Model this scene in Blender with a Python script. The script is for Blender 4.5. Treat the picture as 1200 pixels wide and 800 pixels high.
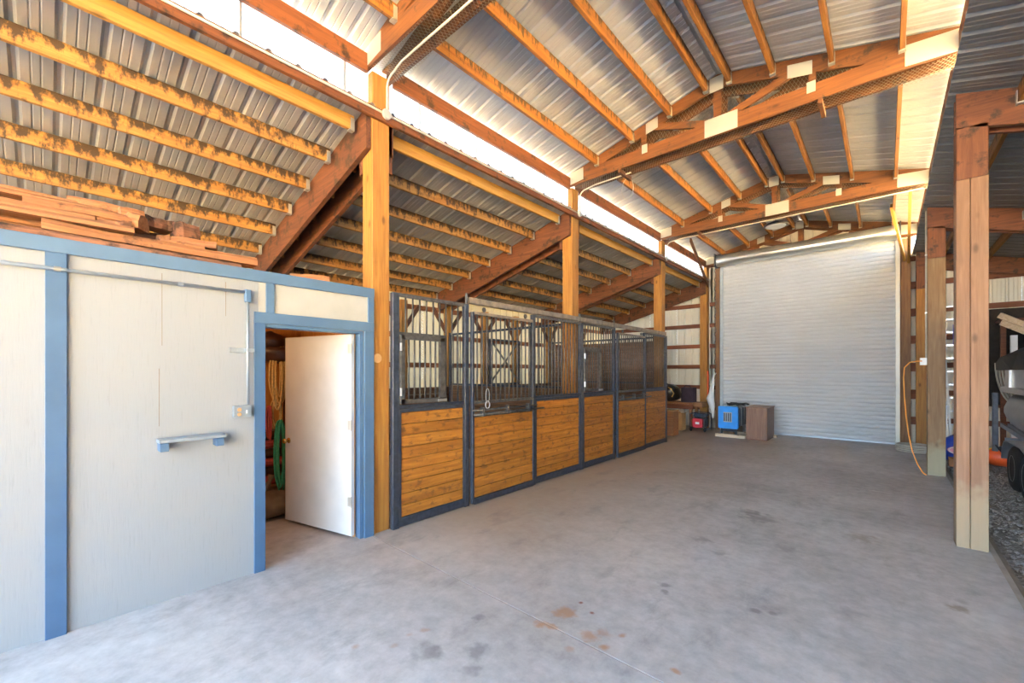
import bpy, math, random
from mathutils import Vector, Matrix
random.seed(7)
R = math.radians
S = bpy.context.scene
for o in list(bpy.data.objects): bpy.data.objects.remove(o)

# ---------------------------------------------------------------- camera, world, sun, exposure
cam = bpy.data.cameras.new('camera'); cam.sensor_width = 36; cam.lens = 489/1200*36
cam.shift_y = 35/1200; cam.clip_start = 0.05; cam.clip_end = 500
co = bpy.data.objects.new('camera', cam); S.collection.objects.link(co)
co.location = (0, 0, 1.6); co.rotation_euler = (R(90), 0, math.atan(438/489)); S.camera = co
w = bpy.data.worlds.new('sky'); S.world = w; w.use_nodes = True
nt = w.node_tree; nt.nodes.clear()
wo = nt.nodes.new('ShaderNodeOutputWorld'); bg = nt.nodes.new('ShaderNodeBackground')
tc = nt.nodes.new('ShaderNodeTexCoord'); sp = nt.nodes.new('ShaderNodeSeparateXYZ'); cr = nt.nodes.new('ShaderNodeValToRGB')
nt.links.new(tc.outputs['Generated'], sp.inputs[0]); nt.links.new(sp.outputs['Z'], cr.inputs[0])
cr.color_ramp.elements[0].color = (0.66, 0.84, 1.0, 1); cr.color_ramp.elements[1].color = (0.42, 0.68, 1.0, 1)
cr.color_ramp.elements[0].position = 0.0; cr.color_ramp.elements[1].position = 0.75
nt.links.new(cr.outputs[0], bg.inputs[0]); bg.inputs[1].default_value = 7.5
nt.links.new(bg.outputs[0], wo.inputs[0])
sl = bpy.data.lights.new('sun', 'SUN'); sl.energy = 300; sl.color = (1.0, 0.71, 0.29); sl.angle = R(0.6)
so = bpy.data.objects.new('sun', sl); S.collection.objects.link(so)
sd = Vector((0.62, 1.0, 0.74)).normalized()          # towards the sun
so.rotation_euler = sd.to_track_quat('Z', 'Y').to_euler()
vs = S.view_settings; vs.view_transform = 'Standard'; vs.look = 'None'; vs.gamma = 1; vs.use_curve_mapping = False
vs.exposure = 1.25
try:
    S.cycles.sample_clamp_indirect = 10; S.cycles.max_bounces = 14; S.cycles.diffuse_bounces = 10; S.cycles.transmission_bounces = 8
except Exception: pass

# ---------------------------------------------------------------- materials
def nmat(name):
    m = bpy.data.materials.new(name); m.use_nodes = True
    t = m.node_tree; b = t.nodes['Principled BSDF']; return m, t, b
def N(t, kind, **kw):
    n = t.nodes.new(kind)
    for k, v in kw.items():
        if k in n.inputs: n.inputs[k].default_value = v
        else: setattr(n, k, v)
    return n
def L(t, a, b): t.links.new(a, b)
def ramp(t, fac, stops):
    r = t.nodes.new('ShaderNodeValToRGB'); L(t, fac, r.inputs[0]); e = r.color_ramp.elements
    e[0].position, e[0].color = stops[0][0], (*stops[0][1], 1); e[1].position, e[1].color = stops[-1][0], (*stops[-1][1], 1)
    for p, c in stops[1:-1]:
        x = e.new(p); x.color = (*c, 1)
    return r.outputs[0]
def mixc(t, fac, a, b, mode='MIX'):
    m = t.nodes.new('ShaderNodeMix'); m.data_type = 'RGBA'; m.blend_type = mode
    if hasattr(fac, 'is_linked') or not isinstance(fac, (int, float)): L(t, fac, m.inputs[0])
    else: m.inputs[0].default_value = fac
    for i, v in ((6, a), (7, b)):
        if isinstance(v, tuple): m.inputs[i].default_value = (*v, 1)
        else: L(t, v, m.inputs[i])
    return m.outputs[2]
def mth(t, op, a, b=None):
    m = t.nodes.new('ShaderNodeMath'); m.operation = op
    for i, v in enumerate((a, b)):
        if v is None: continue
        if isinstance(v, (int, float)): m.inputs[i].default_value = v
        else: L(t, v, m.inputs[i])
    return m.outputs[0]
def coords(t, scale=(1, 1, 1), rnd=True):
    tc = t.nodes.new('ShaderNodeTexCoord'); v = tc.outputs['Object']
    if rnd:
        oi = t.nodes.new('ShaderNodeObjectInfo'); mu = t.nodes.new('ShaderNodeVectorMath'); mu.operation = 'ADD'
        sc = mth(t, 'MULTIPLY', oi.outputs['Random'], 37.0)
        L(t, v, mu.inputs[0]); L(t, sc, mu.inputs[1]); v = mu.outputs[0]
    mp = t.nodes.new('ShaderNodeMapping'); mp.inputs['Scale'].default_value = scale; L(t, v, mp.inputs[0])
    return mp.outputs[0]
def bump(t, b, h, s=0.3, d=0.01):
    n = t.nodes.new('ShaderNodeBump'); n.inputs['Strength'].default_value = s; n.inputs['Distance'].default_value = d
    L(t, h, n.inputs['Height']); L(t, n.outputs[0], b.inputs['Normal'])
def plain(name, c, rough=0.6, metal=0.0, var=0.15, sc=8):
    m, t, b = nmat(name); n = N(t, 'ShaderNodeTexNoise', Scale=sc, Detail=4.0); L(t, coords(t), n.inputs['Vector'])
    lo = tuple(x*(1-var) for x in c); hi = tuple(min(1, x*(1+var)) for x in c)
    L(t, ramp(t, n.outputs[0], [(0.3, lo), (0.7, hi)]), b.inputs['Base Color'])
    b.inputs['Roughness'].default_value = rough; b.inputs['Metallic'].default_value = metal
    return m
def wood(name, light, dark, axis='Z', rough=0.65, stain=0.0, stain_c=(0.03, 0.015, 0.008), stain_sc=(6, 6, 6), rvar=0.25, foot=None, drip=0):
    m, t, b = nmat(name); a = 'XYZ'.index(axis)
    s = [14, 14, 14]; s[a] = 0.9
    n = N(t, 'ShaderNodeTexNoise', Scale=2.2, Detail=6.0, Roughness=0.6, Distortion=0.6); L(t, coords(t, s), n.inputs['Vector'])
    c = ramp(t, n.outputs[0], [(0.32, dark), (0.5, tuple((x+y)/2 for x, y in zip(light, dark))), (0.66, light)])
    n2 = N(t, 'ShaderNodeTexNoise', Scale=1.3, Detail=3.0); L(t, coords(t, (1.5, 1.5, 1.5)), n2.inputs['Vector'])
    c = mixc(t, mth(t, 'MULTIPLY', n2.outputs[0], 0.45), c, dark)
    # knots
    ks = [5, 5, 5]; ks[a] = 2.2
    v = N(t, 'ShaderNodeTexVoronoi', Scale=1.0); L(t, coords(t, ks), v.inputs['Vector'])
    k = t.nodes.new('ShaderNodeMapRange'); k.inputs[1].default_value = 0.05; k.inputs[2].default_value = 0.13; k.inputs[3].default_value = 0.75; k.inputs[4].default_value = 0
    L(t, v.outputs['Distance'], k.inputs[0]); c = mixc(t, k.outputs[0], c, tuple(x*0.35 for x in dark))
    if stain:
        n3 = N(t, 'ShaderNodeTexNoise', Scale=1.0, Detail=5.0, Roughness=0.65); L(t, coords(t, stain_sc), n3.inputs['Vector']); sv = n3.outputs[0]
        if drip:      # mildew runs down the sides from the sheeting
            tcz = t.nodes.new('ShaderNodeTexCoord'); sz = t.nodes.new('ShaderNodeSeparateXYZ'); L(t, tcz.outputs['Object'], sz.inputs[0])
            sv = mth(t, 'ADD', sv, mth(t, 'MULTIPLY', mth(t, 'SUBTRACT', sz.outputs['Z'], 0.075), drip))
        k = t.nodes.new('ShaderNodeMapRange'); k.inputs[1].default_value = 0.62-stain*0.3; k.inputs[2].default_value = 0.70-stain*0.2; L(t, sv, k.inputs[0])
        c = mixc(t, mth(t, 'MULTIPLY', k.outputs[0], 0.95), c, stain_c)
    if foot:       # weathered, bleached end standing on the slab (a stain that belongs to the post)
        tc = t.nodes.new('ShaderNodeTexCoord'); spx = t.nodes.new('ShaderNodeSeparateXYZ'); L(t, tc.outputs['Object'], spx.inputs[0])
        nz = N(t, 'ShaderNodeTexNoise', Scale=9.0, Detail=4.0); L(t, tc.outputs['Object'], nz.inputs['Vector'])
        hh = mth(t, 'SUBTRACT', spx.outputs['Z'], mth(t, 'MULTIPLY', nz.outputs[0], 0.5))
        k = t.nodes.new('ShaderNodeMapRange'); k.inputs[1].default_value = foot[0]; k.inputs[2].default_value = foot[0]+0.18; k.inputs[3].default_value = 0.7; k.inputs[4].default_value = 0
        L(t, hh, k.inputs[0]); c = mixc(t, k.outputs[0], c, foot[1])
    oi = t.nodes.new('ShaderNodeObjectInfo')
    br = mth(t, 'ADD', mth(t, 'MULTIPLY', oi.outputs['Random'], rvar), 1-rvar/2)
    hs = t.nodes.new('ShaderNodeHueSaturation'); L(t, c, hs.inputs['Color']); L(t, br, hs.inputs['Value'])
    L(t, hs.outputs[0], b.inputs['Base Color']); b.inputs['Roughness'].default_value = rough
    bump(t, b, n.outputs[0], 0.35, 0.006)
    return m
def sheet_metal(name, c, rough=0.42, metal=0.35, dirt=0.2, transl=0.0):
    m, t, b = nmat(name); n = N(t, 'ShaderNodeTexNoise', Scale=1.2, Detail=5.0); L(t, coords(t, (1, 1, 1)), n.inputs['Vector'])
    lo = tuple(x*(1-dirt) for x in c)
    L(t, ramp(t, n.outputs[0], [(0.3, lo), (0.65, c)]), b.inputs['Base Color'])
    b.inputs['Roughness'].default_value = rough; b.inputs['Metallic'].default_value = metal
    if transl:
        tr = N(t, 'ShaderNodeBsdfTranslucent'); tr.inputs[0].default_value = (*c, 1); mx = N(t, 'ShaderNodeMixShader'); mx.inputs[0].default_value = transl
        out = t.nodes['Material Output']; L(t, b.outputs[0], mx.inputs[1]); L(t, tr.outputs[0], mx.inputs[2]); L(t, mx.outputs[0], out.inputs[0])
    return m
M = {}
OR, BR = (0.62, 0.27, 0.07), (0.36, 0.12, 0.03)
M['post'] = wood('post_wood', (0.40, 0.195, 0.036), (0.24, 0.095, 0.016), 'Z')
M['post_l'] = wood('weathered_post_wood', (0.25, 0.14, 0.082), (0.16, 0.08, 0.042), 'Z', foot=(0.18, (0.27, 0.215, 0.135)), rvar=0.1)
M['post_g'] = wood('greenish_post_wood', (0.25, 0.165, 0.085), (0.16, 0.085, 0.038), 'Z', foot=(0.1, (0.26, 0.26, 0.18)), rvar=0.1)
M['rust_x'] = wood('stained_beam_wood', (0.20, 0.062, 0.022), (0.09, 0.025, 0.010), 'X', stain=0.25)
M['rust_z'] = wood('stained_block_wood', (0.20, 0.066, 0.022), (0.10, 0.028, 0.010), 'Z', stain=0.25)
M['truss'] = wood('truss_wood', (0.17, 0.058, 0.010), (0.075, 0.022, 0.005), 'X', stain=0.15)
M['truss_dark'] = wood('shaded_truss_wood', (0.22, 0.13, 0.06), (0.09, 0.05, 0.025), 'X', stain=0.4)
M['rafter'] = wood('rafter_wood', (0.17, 0.058, 0.022), (0.075, 0.023, 0.010), 'X', stain=0.3)
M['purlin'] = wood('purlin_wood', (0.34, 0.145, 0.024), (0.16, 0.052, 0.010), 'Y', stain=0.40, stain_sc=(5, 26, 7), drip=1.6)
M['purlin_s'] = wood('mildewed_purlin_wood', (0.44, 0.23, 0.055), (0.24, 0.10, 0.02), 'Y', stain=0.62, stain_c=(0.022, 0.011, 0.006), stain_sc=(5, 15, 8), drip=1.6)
M['purlin_lit'] = wood('clean_lit_purlin_wood', (0.52, 0.29, 0.06), (0.36, 0.16, 0.028), 'Y', rvar=0.1)  # free of mildew; warm light is put into the brighter yellow colour
M['eave'] = wood('eave_board_wood', (0.22, 0.07, 0.018), (0.11, 0.03, 0.008), 'Y', stain=0.25)
M['girt'] = wood('girt_wood', (0.26, 0.085, 0.035), (0.13, 0.04, 0.018), 'X')
M['girt_y'] = wood('back_girt_wood', (0.36, 0.13, 0.05), (0.18, 0.06, 0.02), 'Y')
M['stall'] = wood('stall_board_wood', (0.50, 0.205, 0.028), (0.25, 0.085, 0.012), 'Y', rough=0.5, stain=0.26, stain_c=(0.16, 0.062, 0.018), stain_sc=(12, 9, 16), rvar=0.4)
M['kick'] = wood('kick_board_wood', (0.20, 0.10, 0.045), (0.08, 0.04, 0.02), 'X', rvar=0.4)
M['ply'] = wood('plywood', (0.72, 0.36, 0.09), (0.52, 0.22, 0.05), 'Z', rvar=0.05)
M['cab'] = wood('cabinet_wood', (0.24, 0.115, 0.06), (0.13, 0.055, 0.03), 'Z', rough=0.45, rvar=0.05)
M['bench'] = wood('bench_wood', (0.42, 0.20, 0.08), (0.22, 0.09, 0.04), 'X')
M['slabw'] = wood('bark_board_wood', (0.50, 0.23, 0.095), (0.24, 0.09, 0.035), 'Y', rough=0.8, rvar=0.4, stain=0.15, stain_c=(0.10, 0.04, 0.02))
M['slabw2'] = wood('rough_bark_wood', (0.30, 0.13, 0.07), (0.12, 0.05, 0.03), 'Y', rough=0.9, stain=0.4)
M['roof'] = sheet_metal('roof_metal', (0.44, 0.44, 0.455), rough=0.5, metal=0.08)
M['roof_r'] = sheet_metal('lean_to_roof_metal', (0.20, 0.205, 0.215))
M['roof_s'] = sheet_metal('old_roof_metal', (0.42, 0.42, 0.43), dirt=0.3)
M['wallm'] = sheet_metal('cream_wall_metal', (0.78, 0.74, 0.62), rough=0.5, metal=0.0, dirt=0.12)
M['walllit'] = sheet_metal('back_wall_sheet', (0.56, 0.49, 0.33), rough=0.5, metal=0.0, dirt=0.15, transl=0.06)
M['galv'] = sheet_metal('galvanised_steel', (0.62, 0.63, 0.64), rough=0.3, metal=0.85)
M['hang'] = sheet_metal('hanger_steel', (0.44, 0.42, 0.37), rough=0.45, metal=0.5)
M['plate'] = sheet_metal('truss_plate_steel', (0.46, 0.45, 0.41), rough=0.5, metal=0.3)
M['door'] = sheet_metal('door_curtain_steel', (0.52, 0.53, 0.55), rough=0.6, metal=0.0, dirt=0.08)
M['tube'] = sheet_metal('roller_steel', (0.66, 0.66, 0.64), rough=0.28, metal=0.8)
M['steel'] = plain('painted_stall_steel', (0.045, 0.054, 0.075), 0.42, 0.35, 0.3, 20)
M['bars'] = plain('worn_bar_steel', (0.09, 0.086, 0.083), 0.45, 0.4, 0.35, 20)
M['railb'] = plain('weathered_rail_steel', (0.22, 0.18, 0.14), 0.5, 0.3, 0.3, 12)
M['blue'] = plain('blue_trim_paint', (0.070, 0.135, 0.235), 0.55, 0, 0.08, 5)
M['blue_d'] = plain('deeper_blue_trim_paint', (0.050, 0.110, 0.215), 0.5, 0, 0.08, 5)
M['leaf'] = plain('white_door_paint', (0.55, 0.55, 0.55), 0.5, 0, 0.05, 5)
M['cream'] = plain('cream_paint', (0.42, 0.40, 0.35), 0.5, 0, 0.06, 5)
M['grey'] = plain('grey_conduit', (0.36, 0.40, 0.44), 0.4, 0.5, 0.1)
M['brass'] = plain('brass', (0.65, 0.45, 0.15), 0.25, 0.9, 0.05)
M['tan'] = plain('tan_conduit', (0.62, 0.54, 0.40), 0.45, 0.2, 0.1)
M['black'] = plain('black_plastic', (0.012, 0.012, 0.014), 0.5, 0, 0.2)
M['rubber'] = plain('tyre_rubber', (0.018, 0.018, 0.02), 0.75, 0, 0.2)
M['bluebox'] = plain('bright_blue_paint', (0.01, 0.24, 0.72), 0.4, 0, 0.1)
M['dkblue'] = plain('deep_blue_fabric', (0.01, 0.05, 0.42), 0.6, 0, 0.2)
M['red'] = plain('red_plastic', (0.55, 0.03, 0.05), 0.4, 0, 0.15)
M['orange'] = plain('orange_plastic', (0.75, 0.10, 0.02), 0.45, 0, 0.15)
M['cord'] = plain('orange_cord', (0.85, 0.33, 0.05), 0.5, 0, 0.1)
M['yellow'] = plain('yellow_plastic', (0.8, 0.5, 0.04), 0.5, 0, 0.1)
M['card'] = plain('cardboard', (0.50, 0.30, 0.13), 0.8, 0, 0.1)
M['bagd'] = plain('dark_bag_fabric', (0.028, 0.016, 0.03), 0.7, 0, 0.3)
M['bagb'] = plain('black_sack_film', (0.010, 0.010, 0.010), 0.3, 0, 0.3)
M['white'] = plain('white_plastic', (0.80, 0.80, 0.78), 0.4, 0, 0.05)
M['pinkw'] = plain('pink_print', (0.85, 0.35, 0.42), 0.6, 0, 0.3, 60)
M['ropey'] = plain('straw_rope', (0.62, 0.42, 0.16), 0.8, 0, 0.25, 60)
M['ropeg'] = plain('green_rope', (0.04, 0.30, 0.16), 0.7, 0, 0.25, 60)
M['roper'] = plain('red_rope', (0.42, 0.06, 0.05), 0.7, 0, 0.25, 60)
M['leather'] = plain('dark_leather', (0.055, 0.022, 0.012), 0.4, 0, 0.4, 12)
M['alu'] = plain('aluminium', (0.62, 0.63, 0.65), 0.3, 0.85, 0.08)
M['pontoon'] = plain('pontoon_aluminium', (0.26, 0.265, 0.28), 0.32, 0.8, 0.12)
M['hull'] = plain('grey_boat_panel', (0.33, 0.33, 0.34), 0.4, 0.2, 0.1)
M['tarp'] = plain('black_boat_cover', (0.010, 0.013, 0.014), 0.75, 0, 0.3)
M['fender'] = plain('trailer_grey_steel', (0.20, 0.22, 0.25), 0.35, 0.6, 0.15)
M['sack'] = plain('brown_sack', (0.16, 0.10, 0.06), 0.85, 0, 0.3)
M['hose'] = plain('pale_hose', (0.40, 0.38, 0.33), 0.55, 0, 0.1)
M['board'] = wood('pale_board_wood', (0.66, 0.54, 0.40), (0.46, 0.34, 0.22), 'X')
M['dark'] = plain('near_black', (0.02, 0.016, 0.014), 0.8, 0, 0.4)
M['wire'] = plain('wire_mesh', (0.30, 0.27, 0.20), 0.45, 0.7, 0.1)

def siding(name, c):
    m, t, b = nmat(name)
    n = N(t, 'ShaderNodeTexNoise', Scale=3.0, Detail=8.0, Roughness=0.7); L(t, coords(t, (30, 30, 2.2), False), n.inputs['Vector'])
    n2 = N(t, 'ShaderNodeTexNoise', Scale=1.4, Detail=4.0); L(t, coords(t, (1, 1, 0.6), False), n2.inputs['Vector'])
    c1 = ramp(t, n.outputs[0], [(0.30, tuple(x*0.88 for x in c)), (0.45, c), (0.7, c)])
    c2 = mixc(t, mth(t, 'MULTIPLY', n2.outputs[0], 0.25), c1, tuple(x*0.86 for x in c))
    v = N(t, 'ShaderNodeTexVoronoi', Scale=2.4); L(t, coords(t, (1, 1, 1), False), v.inputs['Vector'])
    k = t.nodes.new('ShaderNodeMapRange'); k.inputs[1].default_value = 0.015; k.inputs[2].default_value = 0.03; k.inputs[3].default_value = 0.5; k.inputs[4].default_value = 0
    L(t, v.outputs['Distance'], k.inputs[0]); c2 = mixc(t, k.outputs[0], c2, (0.35, 0.28, 0.2))
    L(t, c2, b.inputs['Base Color']); b.inputs['Roughness'].default_value = 0.6
    bump(t, b, n.outputs[0], 0.22, 0.004)
    return m
M['siding'] = siding('white_plywood_siding', (0.280, 0.290, 0.305))

def concrete():
    m, t, b = nmat('concrete')
    tc = t.nodes.new('ShaderNodeTexCoord'); ge = t.nodes.new('ShaderNodeNewGeometry'); P = ge.outputs['Position']
    n = N(t, 'ShaderNodeTexNoise', Scale=0.7, Detail=8.0, Roughness=0.62); L(t, P, n.inputs['Vector'])
    c = ramp(t, n.outputs[0], [(0.32, (0.325, 0.32, 0.33)), (0.5, (0.41, 0.41, 0.43)), (0.66, (0.51, 0.51, 0.525))])
    n2 = N(t, 'ShaderNodeTexNoise', Scale=9.0, Detail=6.0, Roughness=0.7); L(t, P, n2.inputs['Vector'])
    c = mixc(t, 0.6, c, ramp(t, n2.outputs[0], [(0.32, (0.24, 0.24, 0.24)), (0.68, (0.72, 0.71, 0.71))]), 'SOFT_LIGHT')
    # patchy browner tint towards the stalls
    sx = t.nodes.new('ShaderNodeSeparateXYZ'); L(t, P, sx.inputs[0])
    n3 = N(t, 'ShaderNodeTexNoise', Scale=0.9, Detail=5.0); L(t, P, n3.inputs['Vector'])
    k = t.nodes.new('ShaderNodeMapRange'); k.inputs[1].default_value = -1.6; k.inputs[2].default_value = -3.9; k.inputs[3].default_value = 0; k.inputs[4].default_value = 0.8
    L(t, mth(t, 'ADD', sx.outputs['X'], mth(t, 'MULTIPLY', n3.outputs[0], -0.9)), k.inputs[0])
    k2 = t.nodes.new('ShaderNodeMapRange'); k2.inputs[1].default_value = 1.2; k2.inputs[2].default_value = 3.2; L(t, sx.outputs['Y'], k2.inputs[0])
    c = mixc(t, mth(t, 'MULTIPLY', k.outputs[0], k2.outputs[0]), c, (0.38, 0.275, 0.18))
    # scuffs: dark streaky blotches
    mp = t.nodes.new('ShaderNodeMapping'); mp.inputs['Scale'].default_value = (2.2, 1.0, 1); mp.inputs['Rotation'].default_value = (0, 0, 0.5); L(t, P, mp.inputs[0])
    n4 = N(t, 'ShaderNodeTexNoise', Scale=1.5, Detail=9.0, Roughness=0.72); L(t, mp.outputs[0], n4.inputs['Vector'])
    k = t.nodes.new('ShaderNodeMapRange'); k.inputs[1].default_value = 0.54; k.inputs[2].default_value = 0.70; k.inputs[4].default_value = 0.5; L(t, n4.outputs[0], k.inputs[0])
    c = mixc(t, k.outputs[0], c, (0.17, 0.165, 0.17))
    n5 = N(t, 'ShaderNodeTexNoise', Scale=14.0, Detail=3.0); L(t, P, n5.inputs['Vector'])
    def spot(c, x, y, r, col, s, rough=0.9):
        d = t.nodes.new('ShaderNodeVectorMath'); d.operation = 'DISTANCE'; L(t, P, d.inputs[0]); d.inputs[1].default_value = (x, y, 0)
        dd = mth(t, 'ADD', d.outputs['Value'], mth(t, 'MULTIPLY', mth(t, 'SUBTRACT', n5.outputs[0], 0.5), r*2.4*rough))
        k = t.nodes.new('ShaderNodeMapRange'); k.inputs[1].default_value = r*0.35; k.inputs[2].default_value = r; k.inputs[3].default_value = s; k.inputs[4].default_value = 0
        L(t, dd, k.inputs[0]); return mixc(t, k.outputs[0], c, col)
    ru, dk = (0.36, 0.195, 0.10), (0.13, 0.125, 0.13)
    for a in [(-1.59, 2.3, .085, ru, .8), (-1.62, 2.09, .05, ru, .85), (-1.56, 2.12, .04, ru, .7), (-1.34, 2.2, .07, ru, .7), (-1.27, 2.28, .06, ru, .45), (-1.22, 2.16, .035, ru, .85),
              (-1.19, 2.33, .03, ru, .8), (-1.36, 2.02, .04, ru, .45), (-1.57, 2.47, .02, (.2, .05, .03), .9), (-1.45, 2.41, .025, (.2, .05, .03), .9), (-1.97, 1.87, .045, dk, .6),
              (-1.94, 1.46, .10, dk, .5), (-1.74, 1.65, .085, dk, .5), (-1.66, 1.53, .06, dk, .45), (-1.92, 1.5, .05, dk, .3), (-0.84, 2.25, .03, ru, .8), (-1.24, 3.09, .05, dk, .6),
              (-1.2, 3.0, .04, dk, .6), (-1.03, 5.19, .22, dk, .45), (-1.14, 5.34, .15, dk, .5), (-1.31, 4.16, .10, dk, .45), (-0.67, 4.47, .10, dk, .4), (-1.08, 3.96, .08, dk, .4),
              (0.37, 4.11, .07, (.2, .16, .11), .7), (0.4, 4.25, .05, dk, .4), (-0.17, 5.23, .16, (.24, .20, .15), .5), (-0.65, 3.16, .04, dk, .6), (-0.56, 3.21, .035, dk, .6),
              (-0.18, 3.56, .08, dk, .3), (-2.3, 1.2, .03, ru, .5), (-2.12, 1.57, .035, ru, .5), (-2.16, 1.47, .03, ru, .45), (-2.14, 1.36, .03, ru, .35), (-0.1, 2.7, .04, dk, .3)]:
        c = spot(c, *a)
    L(t, c, b.inputs['Base Color']); b.inputs['Roughness'].default_value = 0.55
    bump(t, b, n2.outputs[0], 0.25, 0.004)
    return m
M['concrete'] = concrete()
def gravel():
    m, t, b = nmat('gravel'); ge = t.nodes.new('ShaderNodeNewGeometry'); P = ge.outputs['Position']
    v = N(t, 'ShaderNodeTexVoronoi', Scale=38.0); L(t, P, v.inputs['Vector'])
    n = N(t, 'ShaderNodeTexNoise', Scale=2.0, Detail=5.0); L(t, P, n.inputs['Vector'])
    c = ramp(t, v.outputs['Color'], [(0.1, (0.13, 0.12, 0.12)), (0.5, (0.25, 0.235, 0.225)), (0.9, (0.42, 0.41, 0.40))])
    c = mixc(t, mth(t, 'MULTIPLY', n.outputs[0], 0.5), c, (0.18, 0.15, 0.125))
    L(t, c, b.inputs['Base Color']); b.inputs['Roughness'].default_value = 0.85; bump(t, b, v.outputs['Distance'], 0.8, 0.02)
    return m
M['gravel'] = gravel()

# ---------------------------------------------------------------- mesh helpers
W = {}
COL = S.collection
class MB:
    def __init__(s): s.v = []; s.f = []
    def add(s, vs, fs):
        k = len(s.v); s.v += [Vector(p) for p in vs]; s.f += [tuple(i+k for i in f) for f in fs]; return s
    def box(s, x0, x1, y0, y1, z0, z1, M4=None):
        vs = [Vector((x, y, z)) for z in (z0, z1) for x, y in ((x0, y0), (x1, y0), (x1, y1), (x0, y1))]
        if M4: vs = [M4 @ p for p in vs]
        return s.add(vs, [(3, 2, 1, 0), (4, 5, 6, 7), (0, 1, 5, 4), (1, 2, 6, 5), (2, 3, 7, 6), (3, 0, 4, 7)])
    def prism(s, pts, a, b):          # pts: section (list of 3D offsets), swept from a to b
        n = len(pts); a = Vector(a); b = Vector(b)
        vs = [a+Vector(p) for p in pts]+[b+Vector(p) for p in pts]
        return s.add(vs, [tuple(range(n))[::-1], tuple(range(n, 2*n))]+[(i, (i+1) % n, n+(i+1) % n, n+i) for i in range(n)])
    def cham(s, x0, x1, y0, y1, z0, z1, c=0.005, ax='Y'):   # box with chamfered long edges
        if ax == 'Y': q = [(x, 0, z) for x, z in oct_(x0, x1, z0, z1, c)]; return s.prism(q, (0, y0, 0), (0, y1, 0))
        if ax == 'X': q = [(0, y, z) for y, z in oct_(y0, y1, z0, z1, c)]; return s.prism(q, (x0, 0, 0), (x1, 0, 0))
        q = [(x, y, 0) for x, y in oct_(x0, x1, y0, y1, c)]; return s.prism(q, (0, 0, z0), (0, 0, z1))
    def tube(s, path, r, n=8, closed=False, caps=True):
        P = [Vector(p) for p in path]; m = len(P); rings = []; up = None
        for i in range(m):
            if closed: d = P[(i+1) % m]-P[i-1]
            else: d = P[min(i+1, m-1)]-P[max(i-1, 0)]
            d.normalize()
            if up is None: up = d.orthogonal().normalized()
            up = (up-d*up.dot(d)); up = up.normalized() if up.length > 1e-6 else d.orthogonal().normalized()
            sd_ = d.cross(up); rr = r[i] if isinstance(r, (list, tuple)) else r
            rings.append([P[i]+(up*math.cos(a)+sd_*math.sin(a))*rr for a in [2*math.pi*j/n for j in range(n)]])
        vs = [p for g in rings for p in g]; fs = []
        for i in range(m if closed else m-1):
            k = ((i+1) % m)*n
            for j in range(n): fs.append((i*n+j, i*n+(j+1) % n, k+(j+1) % n, k+j))
        if caps and not closed: fs += [tuple(range(n))[::-1], tuple(range((m-1)*n, m*n))]
        return s.add(vs, fs)
    def bar(s, a, b, w, h, up=(0, 0, 1)):   # rectangular bar from a to b, w across, h along up
        a = Vector(a); b = Vector(b); d = (b-a).normalized(); u = Vector(up); u = (u-d*u.dot(d)).normalized(); sd_ = d.cross(u)
        return s.prism([sd_*x*w/2+u*y*h/2 for x, y in ((-1, -1), (1, -1), (1, 1), (-1, 1))], a, b)
    def lathe(s, prof, c, n=20, ax='Z'):
        c = Vector(c); vs = []
        for r, h in prof:
            for j in range(n):
                a = 2*math.pi*j/n; x, y = r*math.cos(a), r*math.sin(a)
                vs.append(c+(Vector((x, y, h)) if ax == 'Z' else Vector((h, x, y)) if ax == 'X' else Vector((y, h, x))))
        fs = [(i*n+j, i*n+(j+1) % n, (i+1)*n+(j+1) % n, (i+1)*n+j) for i in range(len(prof)-1) for j in range(n)]
        fs += [tuple(range(n))[::-1], tuple(range((len(prof)-1)*n, len(prof)*n))]
        return s.add(vs, fs)
    def blob(s, c, rad, seed=0, amp=0.15, seg=14, ring=9, power=1.0):
        rn = random.Random(seed); ph = [rn.uniform(0, 6.28) for _ in range(6)]; c = Vector(c); vs = []; 
        for i in range(ring+1):
            th = math.pi*i/ring
            for j in range(seg):
                a = 2*math.pi*j/seg
                d = Vector((math.sin(th)*math.cos(a), math.sin(th)*math.sin(a), math.cos(th)))
                d = Vector([math.copysign(abs(q)**power, q) for q in d])
                k = 1+amp*(math.sin(3*a+ph[0]+2*th)*0.5+math.sin(5*th+ph[1]+a)*0.4+math.sin(7*a+ph[2])*math.sin(th)*0.3)
                vs.append(c+Vector((d.x*rad[0], d.y*rad[1], d.z*rad[2]))*k)
        fs = [(i*seg+j, i*seg+(j+1) % seg, (i+1)*seg+(j+1) % seg, (i+1)*seg+j) for i in range(ring) for j in range(seg)]
        return s.add(vs, fs)
    def build(s, name, mat, parent=None, smooth=False, kind=None, bev=0):
        xs = [p.x for p in s.v]; ys = [p.y for p in s.v]; zs = [p.z for p in s.v]
        c = Vector(((min(xs)+max(xs))/2, (min(ys)+max(ys))/2, min(zs)))
        me = bpy.data.meshes.new(name); me.from_pydata([p-c for p in s.v], [], s.f); me.update()
        me.validate(); me.materials.append(mat if not isinstance(mat, str) else M[mat])
        if smooth:
            for p in me.polygons: p.use_smooth = True
        o = bpy.data.objects.new(name, me); COL.objects.link(o)
        pw = W.get(parent.name, Vector()) if parent else Vector()
        if parent: o.parent = parent
        o.location = c-pw; W[o.name] = c
        if kind: o['kind'] = kind
        if bev:
            b = o.modifiers.new('bevel', 'BEVEL'); b.width = bev; b.segments = 2; b.limit_method = 'ANGLE'
        fix(o)
        return o
def fix(o):      # consistent outward normals
    import bmesh
    bm = bmesh.new(); bm.from_mesh(o.data); bmesh.ops.recalc_face_normals(bm, faces=bm.faces); bm.to_mesh(o.data); bm.free()
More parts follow.
